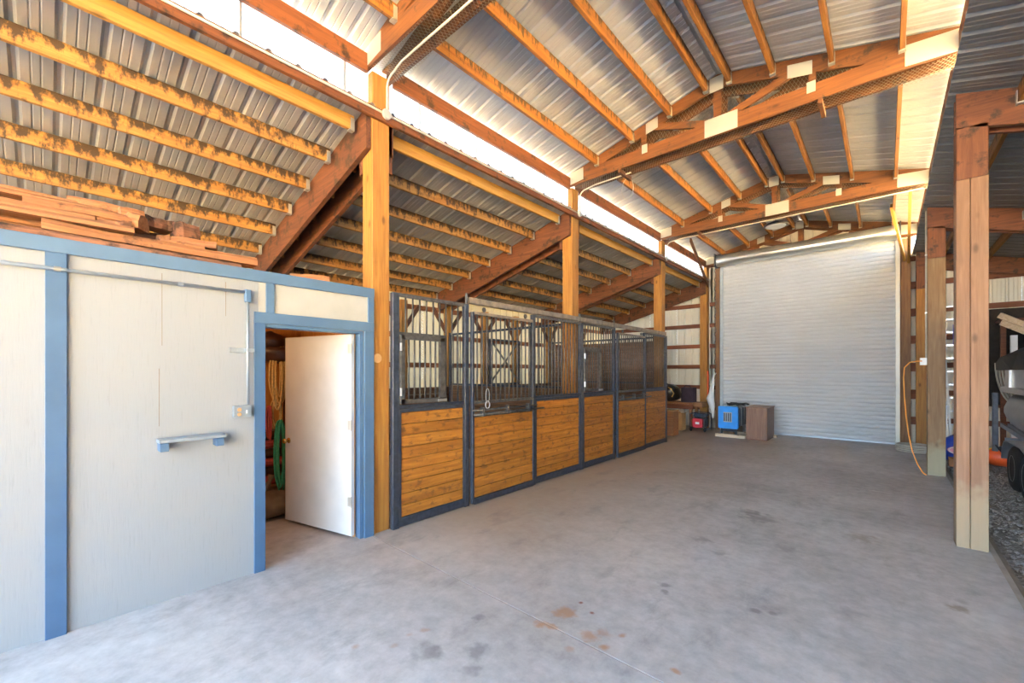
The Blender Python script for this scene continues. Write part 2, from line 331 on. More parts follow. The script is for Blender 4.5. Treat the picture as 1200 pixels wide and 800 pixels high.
def oct_(a0, a1, b0, b1, c):
    return [(a0+c, b0), (a1-c, b0), (a1, b0+c), (a1, b1-c), (a1-c, b1), (a0+c, b1), (a0, b1-c), (a0, b0+c)]
def tag(o, label, cat, group=None, kind=None):
    o['label'] = label; o['category'] = cat
    if group: o['group'] = group
    if kind: o['kind'] = kind
    return o
def thing(name, label, cat, loc=(0, 0, 0), group=None, kind=None, local=False, rz=0):
    o = bpy.data.objects.new(name, None); COL.objects.link(o); o.location = loc; o.rotation_euler = (0, 0, rz); o.empty_display_size = 0.1
    W[o.name] = Vector() if local else Vector(loc)
    return tag(o, label, cat, group, kind)
def clone(o, parent, world):     # a copy that shares mesh data, placed so that its origin is at `world`
    c = o.copy(); COL.objects.link(c); c.parent = parent
    c.location = Vector(world)-W.get(parent.name, Vector()); W[c.name] = Vector(world); return c
def arc(c, r, a0, a1, n, f): return [f(c, r, a0+(a1-a0)*i/(n-1)) for i in range(n)]

# ---------------------------------------------------------------- the main numbers
YB, YT, YE = -5.0, -1.45, 12.68                       # open front end, far end wall
XR, ZR, SL = -1.57, 5.33, 0.26             # ridge
def zm(x): return ZR-SL*abs(x-XR)          # main roof sheet
def zsd(x): return 4.20+0.27*(x+3.74)      # shed roof (left)
def zl(x): return 4.15-0.27*(x-0.46)       # lean-to roof (right)
XB, XO = -7.2, 5.4                         # back wall of stalls, outer wall of lean-to
FR = [2.09, 5.60, 9.20, 12.38]             # front face of every truss
PL = [2.14, 5.65, 9.26, 12.44]             # front face of left posts
PR = [2.06, 5.56, 9.10, 12.38]

# ---------------------------------------------------------------- floor, ground
fl = thing('floor', 'grey stained concrete slab floor with a saw-cut joint across it', 'floor', (-1.5, 5, 0), kind='structure')
for (y0, y1) in ((-5.4, 2.112), (2.122, 7.4), (7.408, 12.9)):
    MB().box(-7.4, 0.69, y0, y1, -0.12, 0).build('slab', 'concrete', fl)
MB().box(-7.4, 0.69, 2.11, 2.124, -0.12, -0.006).build('joint', plain('joint_filler', (0.10, 0.095, 0.09)), fl)
MB().box(0.692, 0.73, -5.4, 12.9, -0.12, -0.004).build('kerb', plain('kerb_board', (0.33, 0.30, 0.27), 0.8), fl)
MB().box(0.735, 0.765, -5.4, 12.9, -0.12, -0.012).build('kerb', plain('kerb_wood', (0.20, 0.17, 0.14), 0.8), fl)
g = MB(); g.add([(-70, -70, -0.06), (70, -70, -0.06), (70, 70, -0.06), (-70, 70, -0.06)], [(0, 1, 2, 3)])
gr = g.build('ground', 'gravel'); tag(gr, 'grey gravel ground beside the concrete slab', 'ground', kind='structure')
f_ = MB(); f_.add([(9, -60, -0.05), (69, -60, -0.05), (69, 69, -0.05), (9, 69, -0.05)], [(0, 1, 2, 3)])
tag(f_.build('reflector', plain('bounce_ground', (0.78, 0.66, 0.42), 0.9, 0, 0.2, 0.5)), 'added unseen pale ground field beyond the lean-to wall', 'reflector', kind='structure')  # pale ground added out of view to bounce sun onto the ceiling
rn = random.Random(3); st = MB()
ico = [(0, 0, 1), (.9, 0, .4), (.28, .85, .4), (-.72, .53, .4), (-.72, -.53, .4), (.28, -.85, .4), (0, 0, -.6)]
for i in range(6000):
    x = 0.80+abs(rn.gauss(0, 1))*1.1; y = rn.uniform(3.4, 12); r = rn.uniform(.008, .024); a = rn.uniform(0, 6.28)
    st.add([Vector((x+r*(p[0]*math.cos(a)-p[1]*math.sin(a)), y+r*(p[0]*math.sin(a)+p[1]*math.cos(a)), -0.055+r*.8*p[2]+r*.3)) for p in ico],
           [(0, 1, 2), (0, 2, 3), (0, 3, 4), (0, 4, 5), (0, 5, 1), (6, 2, 1), (6, 3, 2), (6, 4, 3), (6, 5, 4), (6, 1, 5)])
o = st.build('gravel_stones', plain('gravel_stone', (0.24, 0.23, 0.225), 0.85, 0, 0.5, 30)); tag(o, 'loose grey gravel stones lying beside the slab edge', 'gravel', kind='stuff')

# ---------------------------------------------------------------- corrugated sheet
SW = 0.916
def profile(n_rib=4, w=SW):
    p = []; q = w/n_rib
    for i in range(n_rib):
        o = i*q
        for d, h in ((0, 0), (.018, .022), (.040, .022), (.058, 0), (.105, 0), (.113, .005), (.121, 0), (.158, 0), (.166, .005), (.174, 0)):
            p.append((o+d, h))
    p.append((w, 0)); return p
def sheet_faces(m): return [(i, i+1, m+i+1, m+i) for i in range(m-1)]
def roof_sheets(parent, x0, z0, x1, z1, mat, y0=YB, y1=YE, first=None):
    pr = profile(); b = MB(); m = len(pr)
    b.add([(x0, y, z0+h) for y, h in pr]+[(x1, y, z1+h) for y, h in pr]+[(x0, y, z0+h+.0012) for y, h in pr]+[(x1, y, z1+h+.0012) for y, h in pr], sheet_faces(m)+[tuple(2*m+i for i in f[::-1]) for f in sheet_faces(m)])
    o = b.build('roof_sheet', mat, parent); c0 = W[o.name].copy(); n = int(math.ceil((y1-y0)/SW)); step = SW
    o.location = Vector((c0.x, y0+SW/2, c0.z))-W[parent.name]; W[o.name] = Vector((c0.x, y0+SW/2, c0.z))
    for i in range(1, n): clone(o, parent, (c0.x, y0+SW/2+i*step, c0.z))
    return o
def hanger(y, x, zt, h, parent, s=1):
    b = MB(); t = .004
    b.box(x-.024-t, x-.024, y-.04*s if s > 0 else y, y if s > 0 else y+.04, zt-h-.01, zt-.03); b.box(x+.024, x+.024+t, min(y, y-.04*s), max(y, y-.04*s), zt-h-.01, zt-.03)
    b.box(x-.028, x+.028, min(y, y-.05*s), max(y, y-.05*s), zt-h-.014, zt-h-.002)
    return b.build('hanger', 'hang', parent)

ce = thing('ceiling', 'underside of the high gabled metal roof with wooden purlins', 'ceiling', (XR, 5, 4.8), kind='structure')
roof_sheets(ce, -4.02, zm(-4.02), XR-.02, zm(XR-.02), 'roof'); roof_sheets(ce, XR+.02, zm(XR+.02), 1.0, zm(1.0), 'roof')
b = MB(); b.add([(XR-.13, YB, zm(XR-.13)-.004), (XR, YB, ZR+.05), (XR+.13, YB, zm(XR+.13)-.004), (XR-.13, YE, zm(XR-.13)-.004), (XR, YE, ZR+.05), (XR+.13, YE, zm(XR+.13)-.004)], [(0, 1, 4, 3), (1, 2, 5, 4)])
b.build('ridge_flashing', sheet_metal('ridge_flashing_steel', (0.68, 0.68, 0.68), 0.35, 0.3), ce)
bays = [(YB+.02, FR[0])]+[(FR[i]+.30, FR[i+1]) for i in range(3)]
for bi, (y0, y1) in enumerate(bays):
    for x in (-3.27, -2.70, -2.16, -1.70, -1.43, -.97, -.43, .12):
        zt = zm(x)-.012; bb = MB().cham(x-.02, x+.02, y0, y1, zt-.145, zt, .003)
        p = bb.build('purlin', 'purlin', ce); hanger(y1, x, zt, .145, p)
        if bi: hanger(y0, x, zt, .145, p, -1)
    MB().cham(-3.80, -3.76, y0, y1, 4.52, 4.70, .003).build('eave_board', 'eave', ce)
    MB().cham(.50, .54, y0, y1, 4.55, 4.73, .003).build('eave_board', 'eave', ce)

# ---------------------------------------------------------------- trusses (two plies with the webs between, wire mesh under)
def truss(i, label, mesh=True):
    y = FR[i]; t = thing('roof_truss', label, 'truss', (XR, y+.15, 4.56), group=None)
    x0, x1, zb, h = -3.92, .56, 4.56, .19
    for k, (ya, mt) in enumerate(((y, 'truss'), (y+.255, 'truss_dark' if 0 else 'truss'))):
        nm = 'bottom_chord'
        MB().cham(x0, x1, ya, ya+.038, zb, zb+h, .003, 'X').build(nm, mt, t)
        for sgn in (-1, 1):
            xe = x0 if sgn < 0 else x1; zt = lambda x: zm(x)-.016
            b = MB(); xs = [xe, XR]; P = [(xe, zb+h*.35), (xe, zt(xe)), (XR, zt(XR)), (XR, zt(XR)-.15), (xe-sgn*.30, zb+h*.35)]
            b.add([(px, ya+.0005+q, pz) for q in (0, .037) for px, pz in P], [(0, 1, 2, 3, 4), (9, 8, 7, 6, 5)]+[(j, (j+1) % 5, 5+(j+1) % 5, 5+j) for j in range(5)])
            b.build('top_chord', mt, t)
        yc = ya+.019
        MB().bar((XR, yc, zb+h), (XR, yc, zm(XR)-.10), .034, .09, (1, 0, 0)).build('king_post', mt, t)
        for sgn in (-1, 1):
            xm = XR+sgn*.85
            MB().bar((XR+sgn*.06, yc, zb+h-.02), (xm-sgn*.02, yc, zm(xm)-.13), .034, .085).build('diagonal_web', mt, t)
            MB().bar((xm+sgn*.12, yc, zb+h-.02), (xm+sgn*.12, yc, zm(xm)-.15), .034, .07, (1, 0, 0)).build('vertical_web', mt, t)
        if k == 0:
            def plate(xa, xb, za, zb_, sk=0):
                b = MB(); b.add([(xa, y-.003, za), (xb, y-.003, za+sk), (xb, y-.003, zb_+sk), (xa, y-.003, zb_), (xa, y-.0002, za), (xb, y-.0002, za+sk), (xb, y-.0002, zb_+sk), (xa, y-.0002, zb_)],
                      [(0, 1, 2, 3), (7, 6, 5, 4), (0, 4, 5, 1), (1, 5, 6, 2), (2, 6, 7, 3), (3, 7, 4, 0)]); b.build('gusset_plate', 'plate', t)
            plate(XR-.15, XR+.23, zb+.005, zb+h+.035); plate(XR-.09, XR+.07, zm(XR)-.22, zm(XR)-.04)
            plate(XR-.93, XR-.76, zm(XR-.85)-.20, zm(XR-.85)-.05, .04); plate(XR+.74, XR+.97, zm(XR+.85)-.20, zm(XR+.85)-.05, -.05)
            plate(XR-.99, XR-.91, zb+.10, zb+.22); plate(XR+.92, XR+1.0, zb+.10, zb+.22)
            plate(x0+.10, x0+.40, zb+.015, zb+.20, .03); plate(x1-.42, x1-.02, zb+.015, zb+.22, -.03)
    # bird mesh: real wires
    if mesh:
        b = MB(); xa, xb = -3.7, .50; z = zb-.004; ya, yb = y+.002, y+.292; n = int((xb-xa)/.035)
        def strip(p, q, w=.0016):
            p = Vector(p); q = Vector(q); d = (q-p).normalized(); s_ = d.cross(Vector((0, 0, 1))).normalized()*w; u = Vector((0, 0, w))
            b.add([p-s_, p+u, p+s_, q-s_, q+u, q+s_], [(0, 1, 4, 3), (1, 2, 5, 4), (2, 0, 3, 5)])
        sag = lambda x: z-.03*math.sin(x*2.3+i)**2
        for j in range(n):
            x = xa+j*.035
            strip((x, ya, sag(x)), (x+.16, yb, sag(x+.16))); strip((x+.16, ya, sag(x+.16)), (x, yb, sag(x)))
        def stripv(p, q, w=.0013):
            p = Vector(p); q = Vector(q); d = (q-p).normalized(); s_ = d.cross(Vector((0, 1, 0))).normalized()*w; u = Vector((0, w, 0))
            b.add([p-s_, p+u, p+s_, q-s_, q+u, q+s_], [(0, 1, 4, 3), (1, 2, 5, 4), (2, 0, 3, 5)])
        zlo = zb+h
        for j in range(int((xb-xa-.6)/.04)):
            x = xa+.3+j*.04; zh = zm(x)-.14
            if zh > zlo+.03: 
                k = (zh-zlo)*.55; stripv((x, y+.042, zlo), (x+k, y+.042, zh)); stripv((x+k, y+.042, zlo), (x, y+.042, zh))
        b.build('wire_mesh', 'wire', t, kind='stuff')
    return t
T0 = truss(0, 'nearest doubled wooden roof truss, cut off by the top of the photo', True)
T1 = truss(1, 'second doubled roof truss, its gusset plates large and bright under the ridge')
T2 = truss(2, 'third doubled roof truss with a pale pipe along its lower chord')
T3 = truss(3, 'farthest roof truss, partly hidden behind the steel door roller', False)
for t_, xx in ((T1, -.53), (T1, -2.9), (T2, -2.95)):
    yy = FR[1] if t_ is T1 else FR[2]
    MB().box(xx-.02, xx+.02, yy-.02, yy+.34, 4.50, 4.56).build('mesh_batten', 'truss', t_)

# ---------------------------------------------------------------- left posts
names = ['tall orange wooden post at the corner of the white tack room', 'wooden post rising behind the stall grilles, second from the tack room',
         'wooden post rising behind the far end of the stalls', 'wooden post in the far corner left of the roll-up door']
for i, y in enumerate(PL):
    t = thing('wooden_post', names[i], 'post', (-3.86, y+.09, 0))
    MB().cham(-3.95, -3.76, y, y+.19, 0, 4.555 if i else 4.555, .006, 'Z').build('shaft', 'post', t)
    if i < 3:
        MB().cham(-3.99-.02, -3.955, y-.001, y+.10, 3.60, 4.15, .003, 'Z').build('bolted_block', 'rust_z', t)
        MB().cham(-3.90, -3.78, y+.195, y+.235, 3.62, 4.15, .003, 'Z').build('bolted_block', 'rust_z', t)
MB().lathe([(.045, 0), (.047, .006), (.045, .012)], (-3.758, 2.19, 1.73), 20, 'X').build('round_cap', 'card', bpy.data.objects['wooden_post'])

# ---------------------------------------------------------------- clerestory panels, upper rail with conduit
cl = thing('wall_clerestory', 'glowing white translucent strip windows under the high roof eave', 'window', (-3.85, 5, 4.2), kind='structure')
mt, t_, b_ = nmat('translucent_fibreglass'); tr = N(t_, 'ShaderNodeBsdfTranslucent'); tr.inputs[0].default_value = (.7, .7, .7, 1)
mx = N(t_, 'ShaderNodeMixShader'); mx.inputs[0].default_value = .85; b_.inputs['Base Color'].default_value = (.85, .84, .8, 1); b_.inputs['Roughness'].default_value = .4
nz = N(t_, 'ShaderNodeTexVoronoi', Scale=16.0); L(t_, coords(t_), nz.inputs['Vector']); L(t_, ramp(t_, nz.outputs['Distance'], [(.05, (.22, .2, .17)), (.09, (.70, .70, .69))]), tr.inputs[0])
L(t_, b_.outputs[0], mx.inputs[1]); L(t_, tr.outputs[0], mx.inputs[2]); L(t_, mx.outputs[0], t_.nodes['Material Output'].inputs[0])
M['fibre'] = mt
y = YB+.02
k = 0
while y < YE-.1:
    y1 = min(y+.86, YE); MB().box(-3.845+(k % 2)*.002, -3.842+(k % 2)*.002, y, y1-.004, 4.15, 4.66).build('pane', 'fibre', cl)
    MB().box(-3.842, -3.834, y1-.012, y1+.006, 4.15, 4.66).build('seam_strip', 'hang', cl); y = y1; k += 1

# ---------------------------------------------------------------- shed roof on the left
cs = thing('ceiling_left', 'underside of the low sloping metal roof above the stalls', 'ceiling', (-5.5, 5, 3.3), kind='structure')
roof_sheets(cs, -7.6, zsd(-7.6), -3.735, zsd(-3.735), 'roof_s')
sbays = [(YB+.02, 2.04)]+[(FR[i]+.22, FR[i+1]-.06) for i in range(3)]
for bi, (y0, y1) in enumerate(sbays):
    for k, x in enumerate((-3.95, -4.47, -5.0, -5.53, -6.07, -6.61, -7.1)):
        zt = zsd(x)-.012
        p = MB().cham(x-.02, x+.02, y0, y1, zt-.14, zt, .003).build('purlin', 'purlin_lit' if k == 0 else 'purlin_s', cs); hanger(y1, x, zt, .14, p)
    MB().cham(-3.755, -3.715, (YB+.02, 2.14, 5.65, 9.26)[bi], (2.14, 5.65, 9.26, 12.44)[bi], 4.085, 4.19, .003).build('ledger_board', 'eave', cs)
rl = ['dark doubled rafter sloping down above the white tack room', 'doubled rafter sloping down over the middle of the stalls', 'doubled rafter sloping down near the far end of the stalls', 'last sloping rafter against the far end wall']
for i in range(4):
    y = PL[i]; t = thing('rafter', rl[i], 'rafter', (-5.5, y+.08, 3.2))
    for ya in ((y-.055, y+.195) if i < 3 else (y-.055,)):
        xa, xb = -7.15, -3.78; b = MB(); P = [(xa, zsd(xa)-.40), (xb, zsd(xb)-.40), (xb, zsd(xb)-.006), (xa, zsd(xa)-.006)]
        b.add([(px, ya+q, pz) for q in (0, .05) for px, pz in P], [(0, 1, 2, 3), (7, 6, 5, 4)]+[(j, (j+1) % 4, 4+(j+1) % 4, 4+j) for j in range(4)])
        b.build('rafter_ply', 'rafter', t)
# tan conduit along the ledger, up each post and along each truss
cd = thing('conduit', 'tan electrical conduit running the length of the upper rail and up onto the trusses', 'conduit', (-3.70, 5, 4.1))
MB().tube([(-3.700, YB+.1, 4.155), (-3.700, 12.4, 4.155)], .011, 8).build('long_pipe', 'tan', cd, True)
for i in range(3):
    y = FR[i]; yy = PL[i]+.12
    MB().lathe([(.045, 0), (.05, .005), (.05, .028), (.045, .033)], (-3.712, yy, 4.155), 16, 'X').build('junction_box', 'cream', cd)
    pth = [(-3.69, yy, 4.19), (-3.69, yy, 4.42)]+[(-3.69+.12*(1-math.cos(a)), yy-.0, 4.42+.10*math.sin(a)) for a in (.4, .8, 1.2, 1.57)]+[(-3.4, y+.15, 4.53), ((-1.5, -2.8, .45)[i], y+.15, 4.53)]
    MB().tube(pth, .010, 8).build('riser_pipe', 'tan', cd, True)

# ---------------------------------------------------------------- lean-to on the right
cr_ = thing('ceiling_right', 'underside of the grey metal lean-to roof on the right', 'ceiling', (3, 5, 3.3), kind='structure')
roof_sheets(cr_, .43, zl(.43), XO+.3, zl(XO+.3), 'roof_r')
lb = [(YB+.02, PR[0])]+[(PR[i]+.26, PR[i+1]) for i in range(3)]
for bi, (y0, y1) in enumerate(lb):
    for x in (.86, 1.45, 2.04, 2.63, 3.22, 3.81, 4.4, 5.0):
        zt = zl(x)-.010; p = MB().cham(x-.02, x+.02, y0, y1, zt-.14, zt, .003).build('purlin', 'purlin', cr_)
        b = MB(); b.box(x-.03, x+.03, y1-.05, y1-.001, zt-.155, zt-.142); b.box(x-.03, x-.024, y1-.05, y1-.001, zt-.142, zt-.04); b.box(x+.024, x+.03, y1-.05, y1-.001, zt-.142, zt-.04); b.build('hanger', 'hang', p)
pl = ['wooden post at the slab edge, out of the photo beside the camera', 'large pale weathered post standing at the right edge of the slab', 'greenish wooden post behind the large right-hand post, orange cord beside it', 'wooden post in the far right corner beyond the roll-up door']
for i, y in enumerate(PR):
    if i == 3: y = 12.3
    t = thing('wooden_post', pl[i], 'post', (.58, y+.1, 0)); mt = 'post_l' if i < 2 else 'post_g' if i == 2 else 'post'
    b = MB()
    if i == 1:      # drying crack down the front face
        for (xa, xb) in ((.48, .5655), (.570, .68)): b.cham(xa, xb, y, y+.2, 0, 3.34, .003, 'Z')
        b.box(.56, .58, y+.02, y+.18, 0, 3.33)
        b.build('shaft', mt, t)
    else: b.cham(.48, .68, y, y+.2, 0, 3.34, .006, 'Z').build('shaft', mt, t)
    MB().cham(.48, .68, y, y+.2, 3.343, 3.81, .005, 'Z').build('upper_block', 'rust_z', t)
    MB().cham(.505, .66, y+.045, y+.155, 3.81, 4.56, .003, 'Z').build('tenon', 'rust_z', t)
    t = thing('lean_to_beam', ['near sloping lean-to beam out of the photo beside the camera', 'dark red-brown sloping beam on the large right-hand post', 'dark sloping beam on the second right-hand post', 'farthest sloping lean-to beam at the end wall'][i], 'beam', (3, y+.1, 3.3))
    for ya in (y, y+.155):
        xa, xb = .48, XO; b = MB(); P = [(xa, zl(xa)-.32), (xb, zl(xb)-.32), (xb, zl(xb)-.008), (xa, zl(xa)-.008)]
        b.add([(px, ya+q, pz) for q in (0, .044) for px, pz in P], [(0, 1, 2, 3), (7, 6, 5, 4)]+[(j, (j+1) % 4, 4+(j+1) % 4, 4+j) for j in range(4)])
        b.build('beam_ply', 'rust_x', t)
wr = thing('wall_right', 'outer metal wall of the lean-to bay behind the boat', 'wall', (XO, 5, 0), kind='structure')
MB().box(XO, XO+.02, -3.2, YE, -.06, zl(XO)).build('cladding', 'wallm', wr)
for z in (.6, 1.3, 2.0): MB().box(XO-.05, XO-.004, -3.2, YE, z, z+.09).build('girt', 'girt_y', wr)

# ---------------------------------------------------------------- end wall
we = thing('wall_back', 'cream ribbed metal end wall with red-brown girts', 'wall', (-1.5, YE, 0), kind='structure')
def ztop(x): return zsd(x) if x < -3.84 else (zl(x) if x > .45 else zm(x))
def wall_sheet_y(x0, x1, zb, y, mat, parent):
    pr = [(d, h) for d, h in profile(4, x1-x0) if d <= x1-x0]; b = MB(); m = len(pr)
    b.add([(x0+d, y+h, zb) for d, h in pr]+[(x0+d, y+h, ztop(x0+d)-.004) for d, h in pr], sheet_faces(m)); return b.build('wall_sheet', mat, parent)
def sheets(xa, xb, zb):
    n = max(1, round((xb-xa)/SW)); q = (xb-xa)/n
    for i in range(n): wall_sheet_y(xa+i*q, xa+(i+1)*q-.0005, zb, YE, 'wallm', we)
sheets(XB, -3.85, 0); sheets(-3.85, -3.45, 0); sheets(-3.45, .26, 4.42); sheets(.26, XO, -.06)
M['dkpost'] = wood('dark_door_post_wood', (0.22, 0.115, 0.045), (0.12, 0.05, 0.02), 'Z', rvar=0.1)
for z in (.50, 1.09, 1.68, 2.27, 2.86, 3.45):
    if z < zsd(-5.4): pass
    for (xa, xb) in ((-7.1, -3.97), (-3.74, -3.47), (.41, .49), (.7, XO-.1)):
        xa2 = xa
        if xa < -4 and z > zsd(xa)-.15: xa2 = max(xa, -3.74+(z+.15-4.20)/.27)
        xb2 = xb
        if xb > 1 and z > 2.8: xb2 = min(xb, .46+(4.15-.15-z)/.27)
        if xb2 > xa2: MB().cham(xa2, xb2, YE-.055, YE-.005, z, z+.11, .003, 'X').build('girt', 'girt', we)
MB().cham(-3.45, .24, YE-.055, YE-.005, 4.62, 4.78, .003, 'X').build('girt', 'girt', we)
for z in (.45, 1.0, 1.6, 2.2, 2.8, 3.4, 4.0):
    MB().box(.41, .49, YE-.12, YE-.06, z, z+.10).build('blocking', 'girt', we)

# roll-up door
dr = thing('door_1', 'large white ribbed steel roll-up door in the end wall', 'door', (-1.6, 12.4, 0), kind='structure')
b = MB(); x0, x1, yd = -3.34, .17, 12.42; z = 0.03; pr = []
n = 48; q = 4.50/n
for i in range(n):
    o = z+i*q
    for f, d in ((0, .010), (.12, .002), (.28, -.009), (.5, -.013), (.72, -.010), (.90, -.002)): pr.append((yd+d, o+f*q))
m = len(pr)
b.add([(x0, p[0], p[1]) for p in pr]+[(x1, p[0], p[1]) for p in pr]+[(x0, yd+.03, pr[0][1]), (x1, yd+.03, pr[0][1]), (x0, yd+.03, pr[-1][1]), (x1, yd+.03, pr[-1][1])],
      [(i, i+1, m+i+1, m+i) for i in range(m-1)]+[(2*m, 2*m+1, 2*m+3, 2*m+2), (0, m, 2*m+1, 2*m), (m-1, 2*m-1, 2*m+3, 2*m+2)])
b.build('curtain', 'door', dr, False)
MB().box(-3.47, -3.41, 12.40, YE-.002, 0, 4.60).build('door_jamb', 'dkpost', dr); MB().box(.232, .258, 12.44, YE-.002, 0, 4.60).build('door_jamb', 'dkpost', dr); MB().box(-3.41, .232, 12.50, YE-.02, 4.44, 4.60).build('door_header', 'dkpost', dr)
MB().box(x0, x1, yd-.02, yd+.04, 0.0, .032).build('bottom_bar', 'grey', dr)
MB().cham(x0-.06, x0+.015, yd-.045, yd+.03, 0, 4.5, .004, 'Z').build('guide', 'grey', dr); MB().cham(x1-.015, x1+.06, yd-.045, yd+.03, 0, 4.5, .004, 'Z').build('guide', 'hang', dr)
MB().lathe([(.15, 0), (.155, .01), (.155, 3.64), (.15, 3.65)], (-3.43, 12.22, 4.60), 28, 'X').build('roller', 'tube', dr, True)
for x in (-3.46, .22): MB().box(x, x+.02, 12.04, 12.44, 4.42, 4.78).build('bracket', 'steel', dr)
b = MB(); ch = [(-3.43+.02*math.sin(k*.9), 12.06, 4.5-k*.035) for k in range(90)]; b.tube(ch, .006, 5); b.build('hand_chain', 'steel', dr)
t = tag(MB().cham(.245, .40, 12.30, 12.50, 0, 4.45, .005, 'Z').build('door_post', 'dkpost'), 'orange wooden post on the right jamb of the roll-up door', 'post')
t = tag(MB().cham(-3.52, -3.41, 12.36, 12.56, 0, 4.45, .005, 'Z').build('door_post', 'dkpost'), 'wooden post on the left jamb of the roll-up door', 'post')
br = thing('roof_brace', 'pair of yellow-lit diagonal boards from the right door post to the truss', 'brace', (.3, 11, 4))
MB().bar((.36, 12.28, 3.95), (.30, 9.46, 4.62), .04, .09).build('brace_board', 'purlin_lit', br); MB().bar((.30, 12.28, 4.0), (.08, 10.9, 4.80), .04, .09).build('brace_board', 'purlin_lit', br)
br = thing('roof_brace', 'diagonal board from the far left post up to the third truss', 'brace', (-3.7, 11, 4))
MB().bar((-3.72, 12.42, 4.0), (-3.45, 10.2, 4.72), .04, .09).build('brace_board', 'truss', br)

# ---------------------------------------------------------------- back wall of the stalls
wb = thing('wall_left', 'bright cream ribbed back wall seen through the stall bars', 'wall', (XB, 5, 0), kind='structure')
def wall_sheet_x(y0, y1, zb, zt, mat, parent):
    pr = profile(4, y1-y0); b = MB(); m = len(pr)
    b.add([(XB-h, y0+d, zb) for d, h in pr]+[(XB-h, y0+d, zt) for d, h in pr], sheet_faces(m)); return b.build('wall_sheet', mat, parent)
y = YB; n = int((YE-YB)/SW)
for i in range(n):
    q = (YE-YB)/n; y0 = YB+i*q; y1 = y0+q-.0005
    wall_sheet_x(y0, y1, 0, zsd(XB)-.01, 'walllit', wb)
for z in (1.68, 2.28, 2.86):
    MB().cham(XB+.006, XB+.05, YB, YE-.06, z, z+.10, .003).build('girt', 'girt_y', wb)
for y in (2.3, 3.45, 4.6, 5.75, 6.85, 7.95, 9.4, 11): 
    MB().cham(XB+.055, XB+.20, y, y+.14, 0, zsd(XB+.2)-.42 if 0 else 3.0, .004, 'Z').build('wall_post', 'post', wb)
    for s in (-1, 1):
        MB().bar((XB+.12, y+.07+s*.05, 2.45), (XB+.12, y+.07+s*.40, 2.93), .04, .08, (0, 0, 1)).build('knee_brace', 'rafter', wb)
for k in range(9):
    MB().cham(XB+.205, XB+.24, 2.35, 9.4, .02+k*.14, .155+k*.14, .004).build('kick_board', 'kick', wb)
wi = thing('window_1', 'bright stall back window with a dark X-shaped brace', 'window', (XB+.25, 7.4, 1.3), kind='structure')
for (ya, yb) in (((6.95, 1.30), (6.95, 2.35)), ((8.0, 1.30), (8.0, 2.35)), ((6.95, 1.30), (8.0, 1.30)), ((6.95, 2.35), (8.0, 2.35))):
    MB().bar((XB+.27, ya[0], ya[1]), (XB+.27, yb[0], yb[1]), .04, .05, (1, 0, 0)).build('window_frame', 'steel', wi)
MB().bar((XB+.27, 6.97, 1.32), (XB+.27, 7.98, 2.33), .02, .045, (1, 0, 0)).build('cross_brace', 'bars', wi)
MB().bar((XB+.30, 7.98, 1.32), (XB+.30, 6.97, 2.33), .02, .045, (1, 0, 0)).build('cross_brace', 'bars', wi)

# ---------------------------------------------------------------- stalls
XS = -3.70
def grille(parent, y0, y1, z0, z1, x=XS-.02, step=.085, skip=None):
    n = max(2, round((y1-y0)/step)); q = (y1-y0)/n
    proto = None
    for i in range(1, n):
        y = y0+i*q
        zb = z0
        if skip and skip[0] < y < skip[1]: zb = skip[2]
        MB().tube([(x, y, zb), (x, y, z1)], .0095, 8).build('bar', 'bars', parent, True)
def boards(parent, y0, y1, z0, z1, n=9, x0=XS-.04, x1=XS-.008):
    q = (z1-z0)/n
    for i in range(n):
        j = random.uniform(-.002, .002)
        MB().cham(x0, x1+j, y0, y1, z0+i*q+.0015, z0+(i+1)*q-.0015, .005).build('board', 'stall', parent)
def rail(parent, a, b, w=.04, h=.04, name='rail', mat='steel', up=(0, 0, 1)):
    return MB().bar(a, b, w, h, up).build(name, mat, parent)
def post(parent, y0, y1, z1=2.40, x0=XS-.05, x1=XS+.005, name='steel_post'):
    return MB().cham(x0, x1, y0, y1, 0, z1, .004, 'Z').build(name, 'steel', parent)
def feed_window(parent, y0, y1, z0, z1, swing):
    f = MB(); x = XS+.018
    f.bar((x, y0, z1-.02), (x, y1, z1-.02), .035, .045); f.bar((x, y0, z0+.02), (x, y1, z0+.02), .035, .045)
    f.bar((x, y0+.02, z0), (x, y0+.02, z1), .035, .045, (0, 1, 0)); f.bar((x, y1-.03, z0), (x, y1-.03, z1), .035, .07, (0, 1, 0))
    fw = f.build('feed_window', 'bars', parent)
    n = round((y1-y0)/.085); q = (y1-y0-.08)/n
    for i in range(1, n): MB().tube([(x, y0+.03+i*q, z0+.03), (x, y0+.03+i*q, z1-.03)], .0095, 8).build('window_bar', 'bars', fw, True)
    for z in (z0+.12, z1-.12): MB().tube([(x+.015, y0-.005, z-.04), (x+.015, y0-.005, z+.04)], .012, 8).build('hinge', 'galv', fw)
    MB().box(x+.015, x+.03, y1-.10, y1+.02, z0+.0, z0+.03).build('latch', 'galv', fw)
